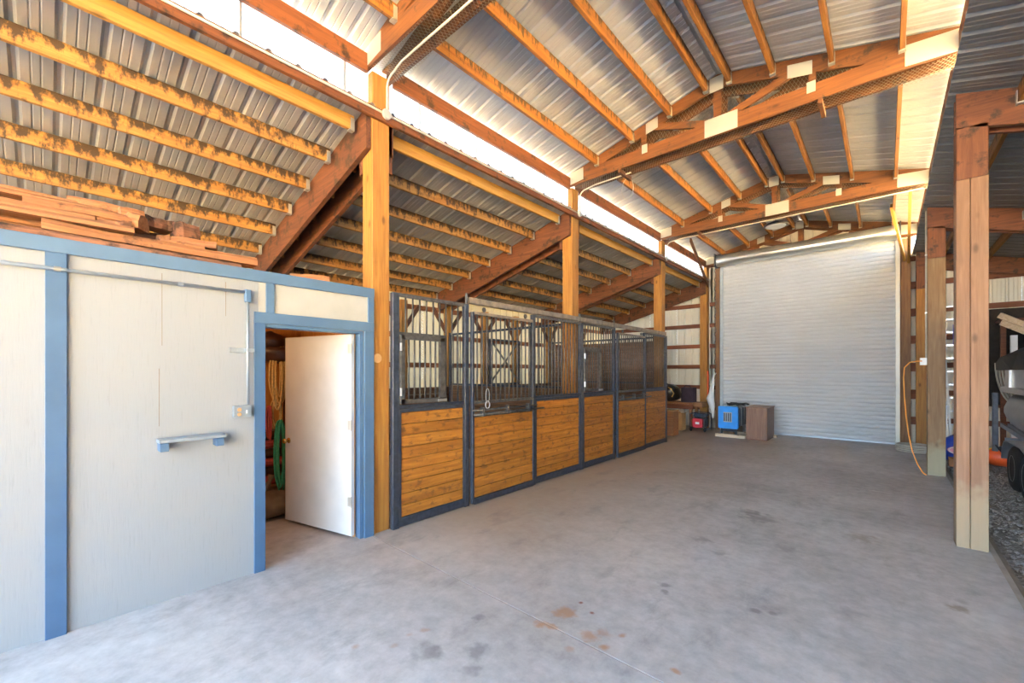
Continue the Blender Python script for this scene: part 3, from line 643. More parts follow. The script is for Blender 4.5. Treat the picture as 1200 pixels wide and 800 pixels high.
def panel(label, y0, y1, lp=.07, rp=.045, win=None, lw=True):
    t = thing('stall_panel', label, 'stall panel', (XS, (y0+y1)/2, 0))
    post(t, y0, y0+lp); post(t, y1-rp, y1)
    ya, yb = y0+lp, y1-rp
    rail(t, (XS-.022, ya, 2.385), (XS-.022, yb, 2.385), .04, .035, 'top_rail', 'bars')
    rail(t, (XS-.022, ya, 1.235), (XS-.022, yb, 1.235), .045, .035, 'middle_rail'); rail(t, (XS-.022, ya, 1.195), (XS-.022, yb, 1.195), .05, .035, 'middle_rail')
    rail(t, (XS-.022, ya, .055), (XS-.022, yb, .055), .05, .09, 'bottom_rail')
    rail(t, (XS-.022, ya+.012, .10), (XS-.022, ya+.012, 1.18), .05, .024, 'side_channel', 'steel', (0, 1, 0)); rail(t, (XS-.022, yb-.012, .10), (XS-.022, yb-.012, 1.18), .05, .024, 'side_channel', 'steel', (0, 1, 0))
    boards(t, ya+.024, yb-.024, .10, 1.175, 9)
    if win:
        grille(t, ya, yb, 1.25, 2.37, skip=(win[0], win[1], win[3]+.02))
        rail(t, (XS-.022, ya, win[3]+.02), (XS-.022, win[1]+.03, win[3]+.02), .04, .03, 'window_header', 'bars')
        rail(t, (XS-.022, win[1]+.035, 1.25), (XS-.022, win[1]+.035, win[3]), .04, .03, 'window_jamb', 'bars', (0, 1, 0))
        feed_window(t, win[0], win[1], win[2], win[3], True)
    else: grille(t, ya, yb, 1.25, 2.37)
    return t
def sdoor(label, y0, y1):
    t = thing('stall_door', label, 'stall door', (XS+.03, (y0+y1)/2, .02)); x = XS+.02
    for y in (y0, y1-.035): MB().cham(x-.02, x+.02, y, y+.035, .02, 2.31, .003, 'Z').build('stile', 'steel', t)
    for z, h, m in ((2.30, .035, 'railb'), (1.225, .035, 'bars'), (1.065, .03, 'bars'), (.045, .07, 'steel')):
        rail(t, (x, y0+.035, z), (x, y1-.035, z), .04, h, 'door_rail', m)
    boards(t, y0+.04, y1-.04, .085, 1.05, 8, x-.016, x+.012)
    n = round((y1-y0)/.085); q = (y1-y0-.03)/n
    for i in range(1, n): MB().tube([(x, y0+.015+i*q, 1.24), (x, y0+.015+i*q, 2.285)], .0095, 8).build('bar', 'bars', t, True)
    MB().tube([(x+.05, y0-.01, 1.135), (x+.05, y1+.02, 1.135)], .011, 8).build('latch_rod', 'bars', t, True)
    MB().tube([(x+.06, y0-.01, 1.085), (x+.06, y1+.16, 1.085)], .013, 8).build('latch_rod', 'bars', t, True)
    for f in (.12, .5, .85): 
        y = y0+f*(y1-y0); MB().box(x+.015, x+.075, y-.012, y+.012, 1.06, 1.165).build('rod_bracket', 'bars', t)
    for f in (.18, .85):
        y = y0+f*(y1-y0); MB().lathe([(.028, 0), (.03, .004), (.03, .012), (.028, .016)], (x-.008, y, 2.355), 16, 'X').build('track_wheel', 'bars', t); MB().box(x-.004, x+.004, y-.015, y+.015, 2.31, 2.36).build('wheel_strap', 'bars', t)
    return t
P1 = panel('first stall panel beside the tack room, with an open feed window in its grille', 2.33, 3.36, .075, .065, (2.41, 2.97, 1.27, 1.97))
D1 = sdoor('sliding stall door nearest the tack room, knotty orange boards under a barred top', 3.38, 4.56)
P3 = panel('plain barred stall panel between the first sliding door and the second post', 4.57, 5.83, .06, .045)
P4 = panel('stall panel with the small closed feed window, right of the middle of the row', 5.84, 6.98, .05, .055, (5.89, 6.42, 1.27, 1.97))
D2 = sdoor('farther sliding stall door with barred top, near the end of the row', 7.0, 8.2)
P6 = panel('last barred stall panel at the far end of the row', 8.22, 9.40, .05, .045)
tk = thing('door_track', 'weathered rail running along the top of the stall fronts', 'rail', (XS, 6.4, 2.42))
MB().cham(XS-.06, XS-.01, 3.38, 9.4, 2.415, 2.49, .006).build('track_channel', 'railb', tk)
for y in (3.36, 5.83, 6.98): MB().tube([(XS-.02, y-.02, 2.41), (XS-.02, y-.02, 2.53)], .015, 8).build('track_peg', 'bars', tk)
# shackle on the first door
sh = thing('snap_shackle', 'steel ring shackle hanging from the first sliding door grille', 'shackle', (XS+.05, 3.62, 1.15))
MB().tube([(XS+.055+0*k, 3.62+.035*math.sin(a), 1.19+.045*math.cos(a)) for k, a in enumerate([2*math.pi*i/14 for i in range(14)])], .007, 6, True).build('ring', 'alu', sh, True)
MB().tube([(XS+.055, 3.62-.03*math.cos(a), 1.30+.09*math.sin(a)) for a in [2*math.pi*i/14 for i in range(14)]], .004, 6, True).build('cord_loop', 'hose', sh, True)

def partition(y, label, nb=9, x1=-3.98):
    t = thing('stall_partition', label, 'partition', (-5.5, y, 0))
    for k in range(nb): MB().cham(-6.9, x1, y-.02, y+.02, .03+k*.142, .17+k*.142, .004, 'X').build('partition_board', 'kick', t)
    rail(t, (-6.9, y, 1.33), (x1, y, 1.33), .045, .04, 'rail', 'steel'); rail(t, (-6.9, y, 2.38), (x1, y, 2.38), .04, .04, 'rail', 'steel')
    n = 28
    for i in range(1, n):
        x = -6.9+(x1+6.9)*i/n; MB().tube([(x, y, 1.34), (x, y, 2.37)], .0095, 6).build('bar', 'bars', t, True)
    for x in (-6.9, x1): MB().cham(x-.025, x+.025, y-.025, y+.025, 0, 2.42, .003, 'Z').build('partition_post', 'steel', t)
partition(5.74, 'dark boarded partition with bars between the two stalls')
partition(9.36, 'dark boarded partition standing full height at the far end of the stalls', 16)

# ---------------------------------------------------------------- tack room
XT = -3.74
tw = thing('wall_tack_room', 'white painted plywood tack room wall with pale blue trim', 'wall', (XT, .8, 0), kind='structure')
for (ya, yb, za, zb_) in ((YT, .045, 0, 2.36), (.045, 1.135, 0, 2.36), (1.135, 2.13, 2.0, 2.36)):
    MB().box(XT-.015, XT, ya+.001, yb-.001, za, zb_).build('siding_panel', 'siding' if za == 0 else 'cream', tw)
MB().box(-5.5, XT-.02, YT, YT+.03, 0, 2.36).build('siding_panel', 'siding', tw)
def trim(ya, yb, za, zb_, m='blue', d=.022): return MB().cham(XT+.001, XT+d, ya, yb, za, zb_, .002, 'Z' if zb_-za > yb-ya else 'Y').build('trim_board', m, tw)
trim(YT, 2.135, 2.315, 2.405, d=.026)
trim(.0-.005, .085, 0, 2.314, 'blue_d'); trim(1.185, 1.245, 2.075, 2.314)
trim(1.10, 1.178, 0, 1.985, 'blue_d'); trim(2.035, 2.135, 0, 1.985); trim(1.10, 2.135, 1.986, 2.074); trim(2.075, 2.135, 2.075, 2.314)
MB().box(-3.87, XT-.001, 2.00, 2.034, 0, 1.985).build('door_jamb', 'blue', tw); MB().box(-3.87, XT-.001, 1.145, 1.178, 0, 1.985).build('door_jamb', 'blue', tw); MB().box(-3.87, XT-.001, 1.178, 2.0, 1.96, 1.986).build('door_jamb', 'blue', tw)
MB().box(-3.90, -3.83, 1.985, 1.999, 0, 1.96).build('door_stop', 'ply', tw)
MB().box(-5.42, -5.40, YT+.03, 2.12, 0, 2.36).build('plywood_lining', 'ply', tw); MB().box(-5.40, XT-.02, 2.105, 2.13, 0, 2.36).build('plywood_lining', 'ply', tw)
MB().box(-5.45, XT-.001, YT, 2.13, 2.362, 2.395).build('deck', 'ply', tw)
MB().box(-5.40, -5.36, YT+.03, 2.10, 2.20, 2.36).build('lining_header', 'girt_y', tw)
for y in (.3, .9, 1.5): MB().box(-5.4, XT-.02, y, y+.04, 2.22, 2.36).build('joist', 'ply', tw)
# dark saw kerf lines in the siding
for y, za, zb_ in ((.535, 1.78, 2.28), (.91, 2.02, 2.28), (.52, 1.22, 1.62)): MB().box(XT, XT+.0012, y, y+.0025, za, zb_).build('siding_crack', 'sack', tw)

# the door leaf, hinged on the right jamb and swung inwards
P0 = Vector((-3.80, 1.975, 0)); P1_ = Vector((-4.77, 1.735, 0)); d = (P1_-P0); wl = .82; ang = math.atan2(d.y, d.x)
dl = thing('door_2', 'white tack room door standing open inwards with brass knob', 'door', (P0.x, P0.y, .03), kind='structure', local=True, rz=ang)
wl = d.length
MB().cham(0, wl, -.0, .038, 0, 1.925, .002, 'Z').build('door_leaf', 'leaf', dl)
kb = MB().lathe([(.012, 0), (.012, .02), (.022, .03), (.028, .045), (.024, .058), (.01, .064)], (wl-.06, .038, .87-.03), 16, 'Y').build('knob', 'brass', dl, True)
MB().lathe([(.03, 0), (.028, .005)], (wl-.06, .0385, .84), 16, 'Y').build('knob_rose', 'brass', dl, True)
MB().lathe([(.012, 0), (.012, -.02), (.022, -.03), (.028, -.045), (.024, -.058), (.01, -.064)], (wl-.06, 0, .84), 16, 'Y').build('knob', 'brass', dl, True)
for z in (.28, 1.01, 1.74):
    h = MB(); h.box(-.001, .045, .038, .041, z, z+.09); h.tube([(-.004, .043, z-.005), (-.004, .043, z+.095)], .007, 8); h.build('hinge', 'brass' if 0 else 'hang', dl)
# conduit + outlet on the wall
X = XT+.03
t = thing('conduit', 'grey conduit running along the white tack room wall down to an outlet', 'conduit', (X, .5, 1.3))
MB().tube([(X, YT, 2.215), (X, 1.03, 2.215)], .0115, 10).build('pipe', 'grey', t, True); MB().tube([(X, 1.05, 2.15), (X, 1.05, 1.345)], .009, 10).build('pipe', 'grey', t, True)
MB().cham(X-.018, X+.02, 1.03, 1.07, 2.14, 2.235, .004, 'Z').build('elbow_box', 'blue', t)
for y in (.03, .62): MB().tube([(X, y, 2.215), (X, y+.03, 2.215)], .015, 10).build('coupling', 'hang' if y < .1 else 'grey', t)
t = tag(MB().cham(XT+.001, XT+.045, .955, 1.07, 1.245, 1.335, .006, 'X').build('outlet_box', 'grey'), 'grey metal double outlet box at the foot of the wall conduit', 'outlet')
for z in (1.27, 1.305): MB().lathe([(.014, 0), (.015, .002), (.014, .004)], (XT+.045, .99, z), 14, 'X').build('socket', 'card', t)
MB().box(XT+.0455, XT+.052, 1.035, 1.043, 1.275, 1.30).build('switch', 'white', t)
t = tag(MB().cham(XT+.001, XT+.012, .935, 1.035, 1.745, 1.785, .002, 'Y').build('hasp', 'hang'), 'small steel hasp plate on the white wall beside the conduit', 'hasp')
t.data.materials[0] = M['grey']
MB().box(XT+.0125, XT+.05, 1.035, 1.09, 1.752, 1.778).build('strap', 'grey', t)
t = thing('wall_shelf', 'small grey-blue wall bracket shelf on the white tack room wall', 'shelf', (XT+.06, .69, 1.06))
MB().cham(XT+.001, XT+.125, .505, .885, 1.115, 1.137, .004, 'Y').build('shelf_board', 'grey', t)
for y in (.512, .83): MB().cham(XT+.001, XT+.11, y, y+.045, 1.055, 1.114, .004, 'Y').build('bracket', 'blue', t)

bl = thing('added_bulb', 'added bare warm bulb under the tack room ceiling, hidden inside beside the doorway', 'bulb', (-4.4, .75, 2.1))  # bulb added out of view for the orange light around the open door
bm_ = bpy.data.materials.new('bulb_glass'); bm_.use_nodes = True; bm_.node_tree.nodes['Principled BSDF'].inputs['Emission Color'].default_value = (1, .6, .25, 1); bm_.node_tree.nodes['Principled BSDF'].inputs['Emission Strength'].default_value = 25
MB().lathe([(.004, -.06), (.024, -.045), (.03, -.02), (.024, .01), (.014, .03)], (-4.4, .75, 2.12), 14).build('glass', bm_, bl, True); MB().lathe([(.018, 0), (.03, .02), (.03, .07)], (-4.4, .75, 2.15), 12).build('socket', 'white', bl)
lp_ = bpy.data.lights.new('bulb_light', 'POINT'); lp_.energy = 8; lp_.color = (1, .58, .24); lp_.shadow_soft_size = .04
lo_ = bpy.data.objects.new('bulb_light', lp_); COL.objects.link(lo_); lo_.location = (-4.4, .75, 2.0)

# tack hanging inside the door
def loops(name, c, w_, h, n, r, mat, label, cat, seed):
    rr = random.Random(seed); t = thing(name, label, cat, (c[0], c[1], c[2]-h))
    for i in range(n):
        ww = w_*rr.uniform(.4, 1); hh = h*rr.uniform(.8, 1.05); ox = rr.uniform(-.04, .04); oy = rr.uniform(-.02, .02)*w_/.1
        # loops face the doorway: the plane spans the horizontal direction (0.35,1,0)
        P = [(c[0]+ox+.34*ww*math.sin(a), c[1]+oy+ww*.5*math.sin(a)*1.0, c[2]-hh/2+hh/2*math.cos(a)+.01*math.sin(3*a+i)) for a in [2*math.pi*k/22 for k in range(22)]]
        MB().tube(P, r, 6, True).build('rope_loop', mat, t, True)
    return t
loops('rope_coil', (-5.0, 1.72, 1.88), .15, .68, 10, .0105, 'ropey', 'long coiled straw-coloured rope hanging just inside the tack room door', 'rope', 1)
loops('rope_coil', (-5.02, 1.71, 1.30), .08, .32, 3, .009, 'ropey', 'short straw-coloured rope bight hanging under the large coil', 'rope', 2)
loops('lead_rope', (-4.97, 1.72, 1.06), .09, .80, 6, .011, 'ropeg', 'green lead rope looped low on the tack rack', 'rope', 3)
loops('halter', (-5.0, 1.615, 1.22), .04, .40, 4, .008, 'roper', 'red halter rope hanging at the left edge of the doorway', 'halter', 4)
loops('bridle', (-5.05, 1.80, 1.55), .07, .9, 3, .009, 'leather', 'dark leather bridle straps hanging behind the ropes', 'bridle', 5)
t = thing('saddle', 'dark brown leather saddle on the rack above the ropes', 'saddle', (-5.1, 1.72, 1.75))
b = MB(); b.blob((-5.12, 1.66, 1.93), (.22, .17, .11), 4, .12); b.build('seat', 'leather', t, True); b = MB(); b.blob((-5.05, 1.74, 1.80), (.16, .20, .10), 9, .2); b.build('flap', 'leather', t, True)
b = MB(); b.bar((-5.3, 1.5, 1.72), (-5.3, 2.05, 1.72), .05, .05); tag(b.build('tack_rack', 'bench'), 'wooden rack bar inside the tack room holding saddle and ropes', 'rack')
t = thing('feed_sack', 'brown feed sack slumped on the tack room floor under the ropes', 'sack', (-5.05, 1.68, 0))
b = MB(); b.blob((-5.1, 1.66, .15), (.24, .28, .16), 5, .1, 16, 10, .8); b.build('sack_body', 'sack', t, True); MB().tube([(-5.06, 1.60, .31), (-5.02, 1.63, .40), (-5.03, 1.66, .46)], [.05, .02, .04], 8).build('tied_neck', 'sack', t)
t = thing('blanket_stack', 'dark folded blankets piled behind the ropes', 'blanket', (-5.2, 1.8, 0))
for k in range(6): MB().cham(-5.38, -5.14, 1.45, 2.08, .33+k*.10, .425+k*.10, .03).build('blanket', 'leather' if k % 2 else 'roper', t)
MB().box(-5.39, -5.12, 1.42, 2.09, 0, .325).build('blanket_box', 'bench', t)

# ---------------------------------------------------------------- lumber on the tack room deck
def plank(x, y0, y1, z, w_, th, rot=0, mat='slabw', tilt=0, label='', cat='board', grp='bark slabs piled on the tack room roof'):
    yc = (y0+y1)/2; b = MB(); n = 5; L2 = (y1-y0)/2
    # slab-cut board: flat bottom, rounded waney top
    sec = [(-w_/2, 0), (w_/2, 0), (w_/2*.98, th*.45), (w_/2*.62, th*.9), (0, th), (-w_/2*.62, th*.92), (-w_/2*.97, th*.4)]
    rr = random.Random(int((x*1000+y0*777+z*99))); vs = []; m = len(sec)
    for i in range(n):
        yy = -L2+2*L2*i/(n-1); j = rr.uniform(.85, 1.08); sx = rr.uniform(-.01, .01)
        vs += [(p[0]*j+sx, yy, p[1]*j+tilt*yy) for p in sec]
    fs = [tuple(range(m))[::-1], tuple(range((n-1)*m, n*m))]+[(i*m+k, i*m+(k+1) % m, (i+1)*m+(k+1) % m, (i+1)*m+k) for i in range(n-1) for k in range(m)]
    b.add(vs, fs); me = b.build('bark_slab', mat)
    me.location = (x, yc, z if not tilt else z+abs(tilt)*L2*.0); me.rotation_euler = (0, 0, rot)
    me.data.transform(Matrix.Translation(Vector((0, 0, 0))))
    tag(me, label, cat, grp); return me
deckz = 2.407
G = 'bark slabs piled on the tack room roof'
pile = [  # x, y0, y1, height over the deck, width, thickness, turn, material, label
 (-3.80, -1.4, 1.02, 0, .15, .045, .00, 'slabw2', 'lowest dark bark slab lying along the blue top trim'),
 (-3.84, -.02, 1.14, .048, .15, .075, .02, 'slabw', 'long orange slab at the front edge of the woodpile, its square left end showing'),
 (-3.87, -1.4, .40, .125, .15, .05, -.03, 'slabw', 'long slab lying just above the front one at the left edge of the photo'),
 (-3.97, -.5, 1.06, .0, .16, .10, .03, 'slabw', 'long flat slab behind the front one, reaching the right tip of the pile'),
 (-4.02, -.2, .95, .105, .14, .045, -.02, 'slabw', 'thin pale slab on the right half of the pile'),
 (-4.20, -1.3, .98, .0, .20, .11, .01, 'slabw2', 'thick bottom slab under the middle of the pile'),
 (-4.42, -1.3, .98, .0, .20, .14, -.01, 'slabw2', 'thick bottom slab at the back of the pile'),
 (-4.20, -1.2, .90, .115, .18, .08, .0, 'slabw2', 'second-layer slab under the middle of the pile'),
 (-4.42, -1.2, .85, .145, .18, .08, .01, 'slabw2', 'second-layer slab at the back of the pile'),
 (-4.02, -1.4, .22, .180, .16, .07, -.02, 'slabw', 'slab with a rounded right end, above the long ones at the left'),
 (-4.12, .18, .40, .200, .12, .05, .1, 'slabw', 'short light chip of slab left of the middle of the pile'),
 (-4.15, -.10, .46, .270, .15, .06, -.02, 'slabw', 'medium slab with ragged right end in the middle of the pile'),
 (-4.22, -1.3, .30, .330, .15, .045, .02, 'slabw', 'long thin slab high in the left half of the pile'),
 (-4.36, -.9, .15, .375, .16, .05, .02, 'slabw', 'topmost slab at the left end of the pile'),
 (-4.40, .10, .50, .390, .17, .07, -.05, 'slabw', 'thick topmost slab in the middle of the pile'),
 (-4.30, .36, .50, .330, .16, .10, .1, 'slabw', 'bark slab piece sloping down from the top one'),
 (-4.12, .24, .42, .235, .13, .055, -.1, 'slabw', 'small slab piece wedged left of the broken orange chunk'),
 (-4.16, .36, .50, .240, .15, .12, -.6, 'slabw', 'broken orange chunk beside the dark hollow of the pile'),
 (-4.42, .40, .82, .225, .17, .08, .0, 'slabw2', 'dark slab at the back under the two blocky chunks'),
 (-4.32, .50, .68, .315, .16, .10, .25, 'slabw2', 'blocky bark-covered chunk just right of the dark hollow'),
 (-4.26, .68, .84, .260, .15, .14, .15, 'slabw2', 'blocky bark-covered chunk at the right end of the pile'),
 (-4.10, .56, .64, .155, .10, .08, .1, 'slabw', 'tiny offcut in the dark hollow of the pile'),
 (-4.04, .64, .92, .165, .12, .065, -.3, 'slabw', 'smooth slab piece lying askew at the right end of the pile'),
 (-3.96, .56, .82, .130, .11, .04, -.1, 'slabw', 'flat orange offcut in front of the askew piece'),
 (-4.12, 1.52, 1.86, .06, .14, .06, -.35, 'slabw', 'upper of the two short pieces lying near the corner post'),
 (-4.04, 1.62, 1.94, .0, .12, .055, -.15, 'slabw', 'lower of the two short pieces lying near the corner post'),
 (-4.25, 1.86, 2.10, .0, .12, .06, .1, 'slabw', 'small piece of slab against the corner post')]
for x, y0, y1, z, w_, th, rot, mm, lab in pile: plank(x, y0, y1, deckz+z, w_, th, rot, mm, 0, lab)

# ---------------------------------------------------------------- far left nook
t = thing('workbench', 'low wooden workbench in the far left corner under the bags', 'bench', (-4.6, 12, 0))
MB().cham(-5.5, -3.92, 11.75, 12.35, .70, .74, .004, 'X').build('bench_top', 'bench', t); MB().cham(-5.5, -3.92, 11.76, 11.80, .56, .695, .003, 'X').build('apron', 'girt', t)
for x in (-5.4, -4.02): 
    for y in (11.77, 12.25): MB().cham(x, x+.07, y, y+.07, 0, .698, .003, 'Z').build('leg', 'bench', t)
MB().box(-4.02, -3.72, 11.9, 12.3, .62, .745).build('end_block', 'bench', t)
t = thing('black_sack', 'shiny black plastic sack on the left end of the workbench', 'sack', (-4.7, 12.05, .742)); MB().blob((-4.72, 12.05, .98), (.34, .25, .25), 11, .12, 18, 12, .8).build('sack_body', 'bagb', t, True)
MB().tube([(-4.62, 11.83, 1.15), (-4.52, 11.80, 1.10), (-4.45, 11.80, .98), (-4.50, 11.79, .88)], .018, 6).build('pale_strap', 'ropey', t)
t = thing('dark_tote', 'dark purple-black tote bag standing on the workbench', 'bag', (-4.1, 12.05, .742)); b = MB(); b.cham(-4.30, -3.93, 11.90, 12.15, .742, 1.15, .04, 'Z'); b.build('bag_body', 'bagd', t)
MB().tube([(-4.22, 11.93, 1.13), (-4.18, 11.92, 1.20), (-4.06, 11.92, 1.20), (-4.02, 11.93, 1.13)], .012, 6).build('handle', 'bagd', t)
t = thing('wooden_crate', 'tall brown wooden crate beside the end of the stalls', 'crate', (-4.1, 10.35, 0)); MB().box(-4.30, -3.86, 10.2, 10.55, .02, .62).build('crate_body', 'bench', t); MB().box(-4.31, -3.85, 10.19, 10.56, .62, .64).build('lid', 'card', t)
t = thing('cardboard_box', 'open cardboard box under the workbench', 'box', (-4.3, 11.62, 0))
b = MB(); b.box(-4.45, -4.10, 11.45, 11.47, 0, .45); b.box(-4.45, -4.10, 11.73, 11.75, 0, .45); b.box(-4.45, -4.43, 11.47, 11.73, 0, .45); b.box(-4.12, -4.10, 11.47, 11.73, 0, .45); b.box(-4.43, -4.12, 11.47, 11.73, 0, .02); b.build('box_body', 'card', t)
MB().bar((-4.28, 11.45, .455), (-4.28, 11.36, .52), .34, .004).build('flap', 'card', t); MB().bar((-4.10, 11.6, .455), (-4.0, 11.6, .50), .26, .004).build('flap', 'card', t)
# small red generator
t = thing('generator', 'small red portable generator with black frame below the bench end', 'generator', (-3.72, 11.75, 0))
MB().cham(-3.88, -3.62, 11.60, 11.68, .10, .34, .03, 'Y').build('red_panel', 'red', t); MB().cham(-3.86, -3.58, 11.69, 11.98, .10, .36, .02, 'Y').build('engine', 'black', t)
b = MB()
for y in (11.58, 12.0):
    b.tube([(-3.93, y, .04), (-3.93, y, .44), (-3.90, y, .48), (-3.56, y, .48), (-3.52, y, .44), (-3.52, y, .04)], .013, 6)
for x in (-3.93, -3.52):
    for z in (.06, .46): b.tube([(x, 11.58, z), (x, 12.0, z)], .013, 6)
b.build('tube_frame', 'steel', t); MB().cham(-3.87, -3.57, 11.66, 11.95, .375, .46, .03, 'Y').build('fuel_tank', 'steel', t)
for x in (-3.90, -3.55): MB().lathe([(.05, -.02), (.06, -.01), (.06, .01), (.05, .02)], (x, 11.56, .06), 14, 'X').build('wheel', 'rubber', t)
MB().box(-3.80, -3.70, 11.597, 11.60, .19, .25).build('label_plate', 'white', t)
t = thing('plastic_bag', 'crumpled white plastic bag hanging beside the far left post', 'bag', (-3.55, 12.25, .3))
b = MB(); b.tube([(-3.50, 12.37, 1.55), (-3.54, 12.28, 1.48), (-3.55, 12.24, 1.25), (-3.57, 12.22, 1.05), (-3.60, 12.2, .85), (-3.55, 12.2, .65), (-3.54, 12.22, .50), (-3.55, 12.22, .32)], [.015, .02, .05, .06, .10, .08, .045, .03], 9); b.build('bag_body', 'white', t)
t = tag(MB().cham(-3.759, -3.72, 12.445, 12.50, .82, 1.62, .003, 'Z').build('spirit_level', 'orange'), 'orange bar leaning on the far left post', 'level')

# welder generator on wooden base
t = thing('welder', 'bright blue engine welder with dark grille standing on timber blocks', 'welder', (-2.85, 11.4, 0))
MB().cham(-3.10, -2.66, 11.14, 11.22, .20, .74, .015, 'Y').build('front_panel', 'bluebox', t)
gl = MB()
gl.box(-2.98, -2.79, 11.134, 11.139, .36, .60); gp = gl.build('grille_plate', 'hull', t)
for k in range(4): MB().box(-2.97+k*.045, -2.945+k*.045, 11.126, 11.133, .38, .58).build('louvre', 'steel', gp)
MB().cham(-3.08, -2.68, 11.23, 11.95, .24, .60, .02, 'Y').build('engine_block', 'black', t); MB().cham(-3.05, -2.72, 11.25, 11.9, .61, .72, .03, 'Y').build('hood', 'steel', t)
b = MB(); rr = random.Random(5)
for k in range(14):
    a = Vector((rr.uniform(-2.95, -2.55), rr.uniform(11.3, 11.8), .74)); P = [a+Vector((rr.uniform(-.12, .12), rr.uniform(-.1, .1), .02+.05*rr.random())) for _ in range(4)]; b.tube(P, .014, 6)
b.build('coiled_leads', 'black', t)
for k in range(5): MB().cham(-2.67, -2.645, 11.28+k*.13, 11.36+k*.13, .26, .70, .004, 'Z').build('side_bracket', 'hull' if k % 2 else 'steel', t)
MB().tube([(-3.02, 11.17, .16), (-2.72, 11.17, .16)], .03, 8).build('axle', 'steel', t)
for x in (-3.05, -2.73): MB().box(x, x+.04, 11.15, 11.2, .07, .20).build('foot', 'black', t)
MB().cham(-3.14, -2.48, 11.04, 11.14, 0, .07, .003, 'X').build('timber_block', 'board', t); MB().cham(-3.10, -2.62, 11.7, 11.8, 0, .07, .003, 'X').build('timber_block', 'board', t)
MB().cham(-3.02, -2.80, 11.3, 11.5, .0, .20, .01, 'X').build('support_block', 'sack', t); MB().box(-3.0, -2.7, 11.72, 11.78, .07, .24).build('support_block', 'sack', t)
t = thing('cabinet', 'dark brown wooden cabinet in front of the roll-up door', 'cabinet', (-2.25, 11.4, 0))
b = MB(); b.cham(-2.455, -2.02, 11.02, 11.80, .02, .745, .004, 'Z'); b.build('carcass', 'cab', t); MB().cham(-2.47, -2.0, 11.005, 11.82, .745, .765, .003, 'X').build('top', 'cab', t)
MB().cham(-2.45, -2.03, 11.0, 11.018, .05, .735, .003, 'Z').build('front_panel', 'cab', t); MB().box(-2.44, -2.03, 11.03, 11.79, 0, .019).build('plinth', 'rust_x', t)
t = tag(MB().cham(-2.02, -1.95, 11.70, 11.80, 0, .06, .01, 'Z').build('wood_offcut', 'board'), 'small pale wood offcut on the floor behind the brown cabinet', 'offcut')

# hanging lamp
t = thing('pendant_lamp', 'round dark-rimmed lamp hanging under the far roof', 'lamp', (-1.82, 10.8, 4.8))
MB().lathe([(.22, 0), (.235, .02), (.20, .05), (.07, .10), (.05, .12)], (-1.82, 10.8, 4.82), 24).build('shade', 'steel', t, True); MB().lathe([(.185, -.015), (.2, -.002)], (-1.82, 10.8, 4.82), 24).build('diffuser', 'white', t)
MB().tube([(-1.82, 10.8, 4.94), (-1.82, 10.8, 5.24)], .01, 6).build('cord', 'black', t)
P = [(-3.3+.45*k/10, 9.15, 4.52) for k in range(3)]
t = tag(MB().tube([(-2.95+.16*math.cos(a)*.6, 5.95, 4.40+.16*math.sin(a)) for a in [2*math.pi*i/18 for i in range(18)]], .005, 5, True).build('wire_loop', 'hose'), 'thin pale wire loop hanging from the second truss', 'wire')

# ---------------------------------------------------------------- far right: outlet, cord, hose, ladders, bag, kayak
t = thing('conduit', 'thin grey conduit running down the second right-hand post', 'conduit', (.468, 9.15, 1.8))
MB().tube([(.468, 9.15, 4.1), (.468, 9.15, 1.80)], .011, 8).build('pipe', 'hose', t, True)
for z in (2.5, 3.4): MB().box(.455, .479, 9.13, 9.17, z, z+.02).build('clip', 'galv', t)
tag(MB().cham(.40, .478, 9.12, 9.20, 1.70, 1.81, .006, 'Z').build('outlet_box', 'white'), 'small white outlet box on the second right-hand post', 'outlet')
P = [(.42, 9.11, 1.76), (.36, 9.09, 1.76), (.28, 9.06, 1.74), (.22, 9.05, 1.66), (.21, 9.05, 1.5), (.22, 9.08, 1.2), (.24, 9.1, .9), (.27, 9.12, .6), (.31, 9.14, .35), (.37, 9.12, .15), (.43, 9.05, .03), (.47, 8.98, .012)]
Q = []
for i in range(len(P)-1):
    for k in range(4): Q.append(Vector(P[i]).lerp(Vector(P[i+1]), k/4))
tag(MB().tube(Q, .009, 6).build('extension_cord', 'cord', None, True), 'orange extension cord hanging from the outlet box to the floor', 'cord')
t = thing('hose_coil', 'pale hose coil lying on the floor behind the greenish post', 'hose', (.62, 12.0, 0))
for k in range(4): MB().tube([(.42+.26*math.cos(a), 11.5+.26*math.sin(a), .03+k*.035) for a in [2*math.pi*i/20 for i in range(20)]], .017, 6, True).build('hose_loop', 'hose', t, True)
def ladder(label, a, b, wdir, n, wid, mat='alu'):
    t = thing('ladder', label, 'ladder', (a[0], a[1], 0)); a = Vector(a); b = Vector(b); w_ = Vector(wdir)*wid/2
    for s in (-1, 1): MB().bar(a+w_*s, b+w_*s, .03, .07, (0, 1, 0)).build('stile', mat, t)
    for i in range(1, n): 
        p = a.lerp(b, i/n); MB().bar(p-w_, p+w_, .035, .03).build('rung', mat, t)
ladder('tall aluminium ladder leaning on the end wall between the right-hand posts', (1.12, 12.05, 0), (1.12, 12.45, 3.2), (1, 0, 0), 12, .42)
ladder('narrow pale ladder leaning in front of the tall one', (.93, 11.75, -.05), (.86, 12.25, 2.25), (.6, .8, 0), 7, .10, 'white')
tag(MB().cham(1.02, 1.22, 12.3, 12.36, 2.15, 2.55, .01, 'Z').build('blue_tarp_bundle', 'dkblue'), 'blue tarp bundle behind the ladder', 'tarp')
t = thing('gym_bag', 'bright blue sack with a pink and white logo at the ladder foot', 'bag', (.98, 11.0, -.05))
MB().blob((.99, 11.0, .20), (.25, .22, .25), 21, .05, 18, 12, .85).build('bag_body', 'dkblue', t, True)
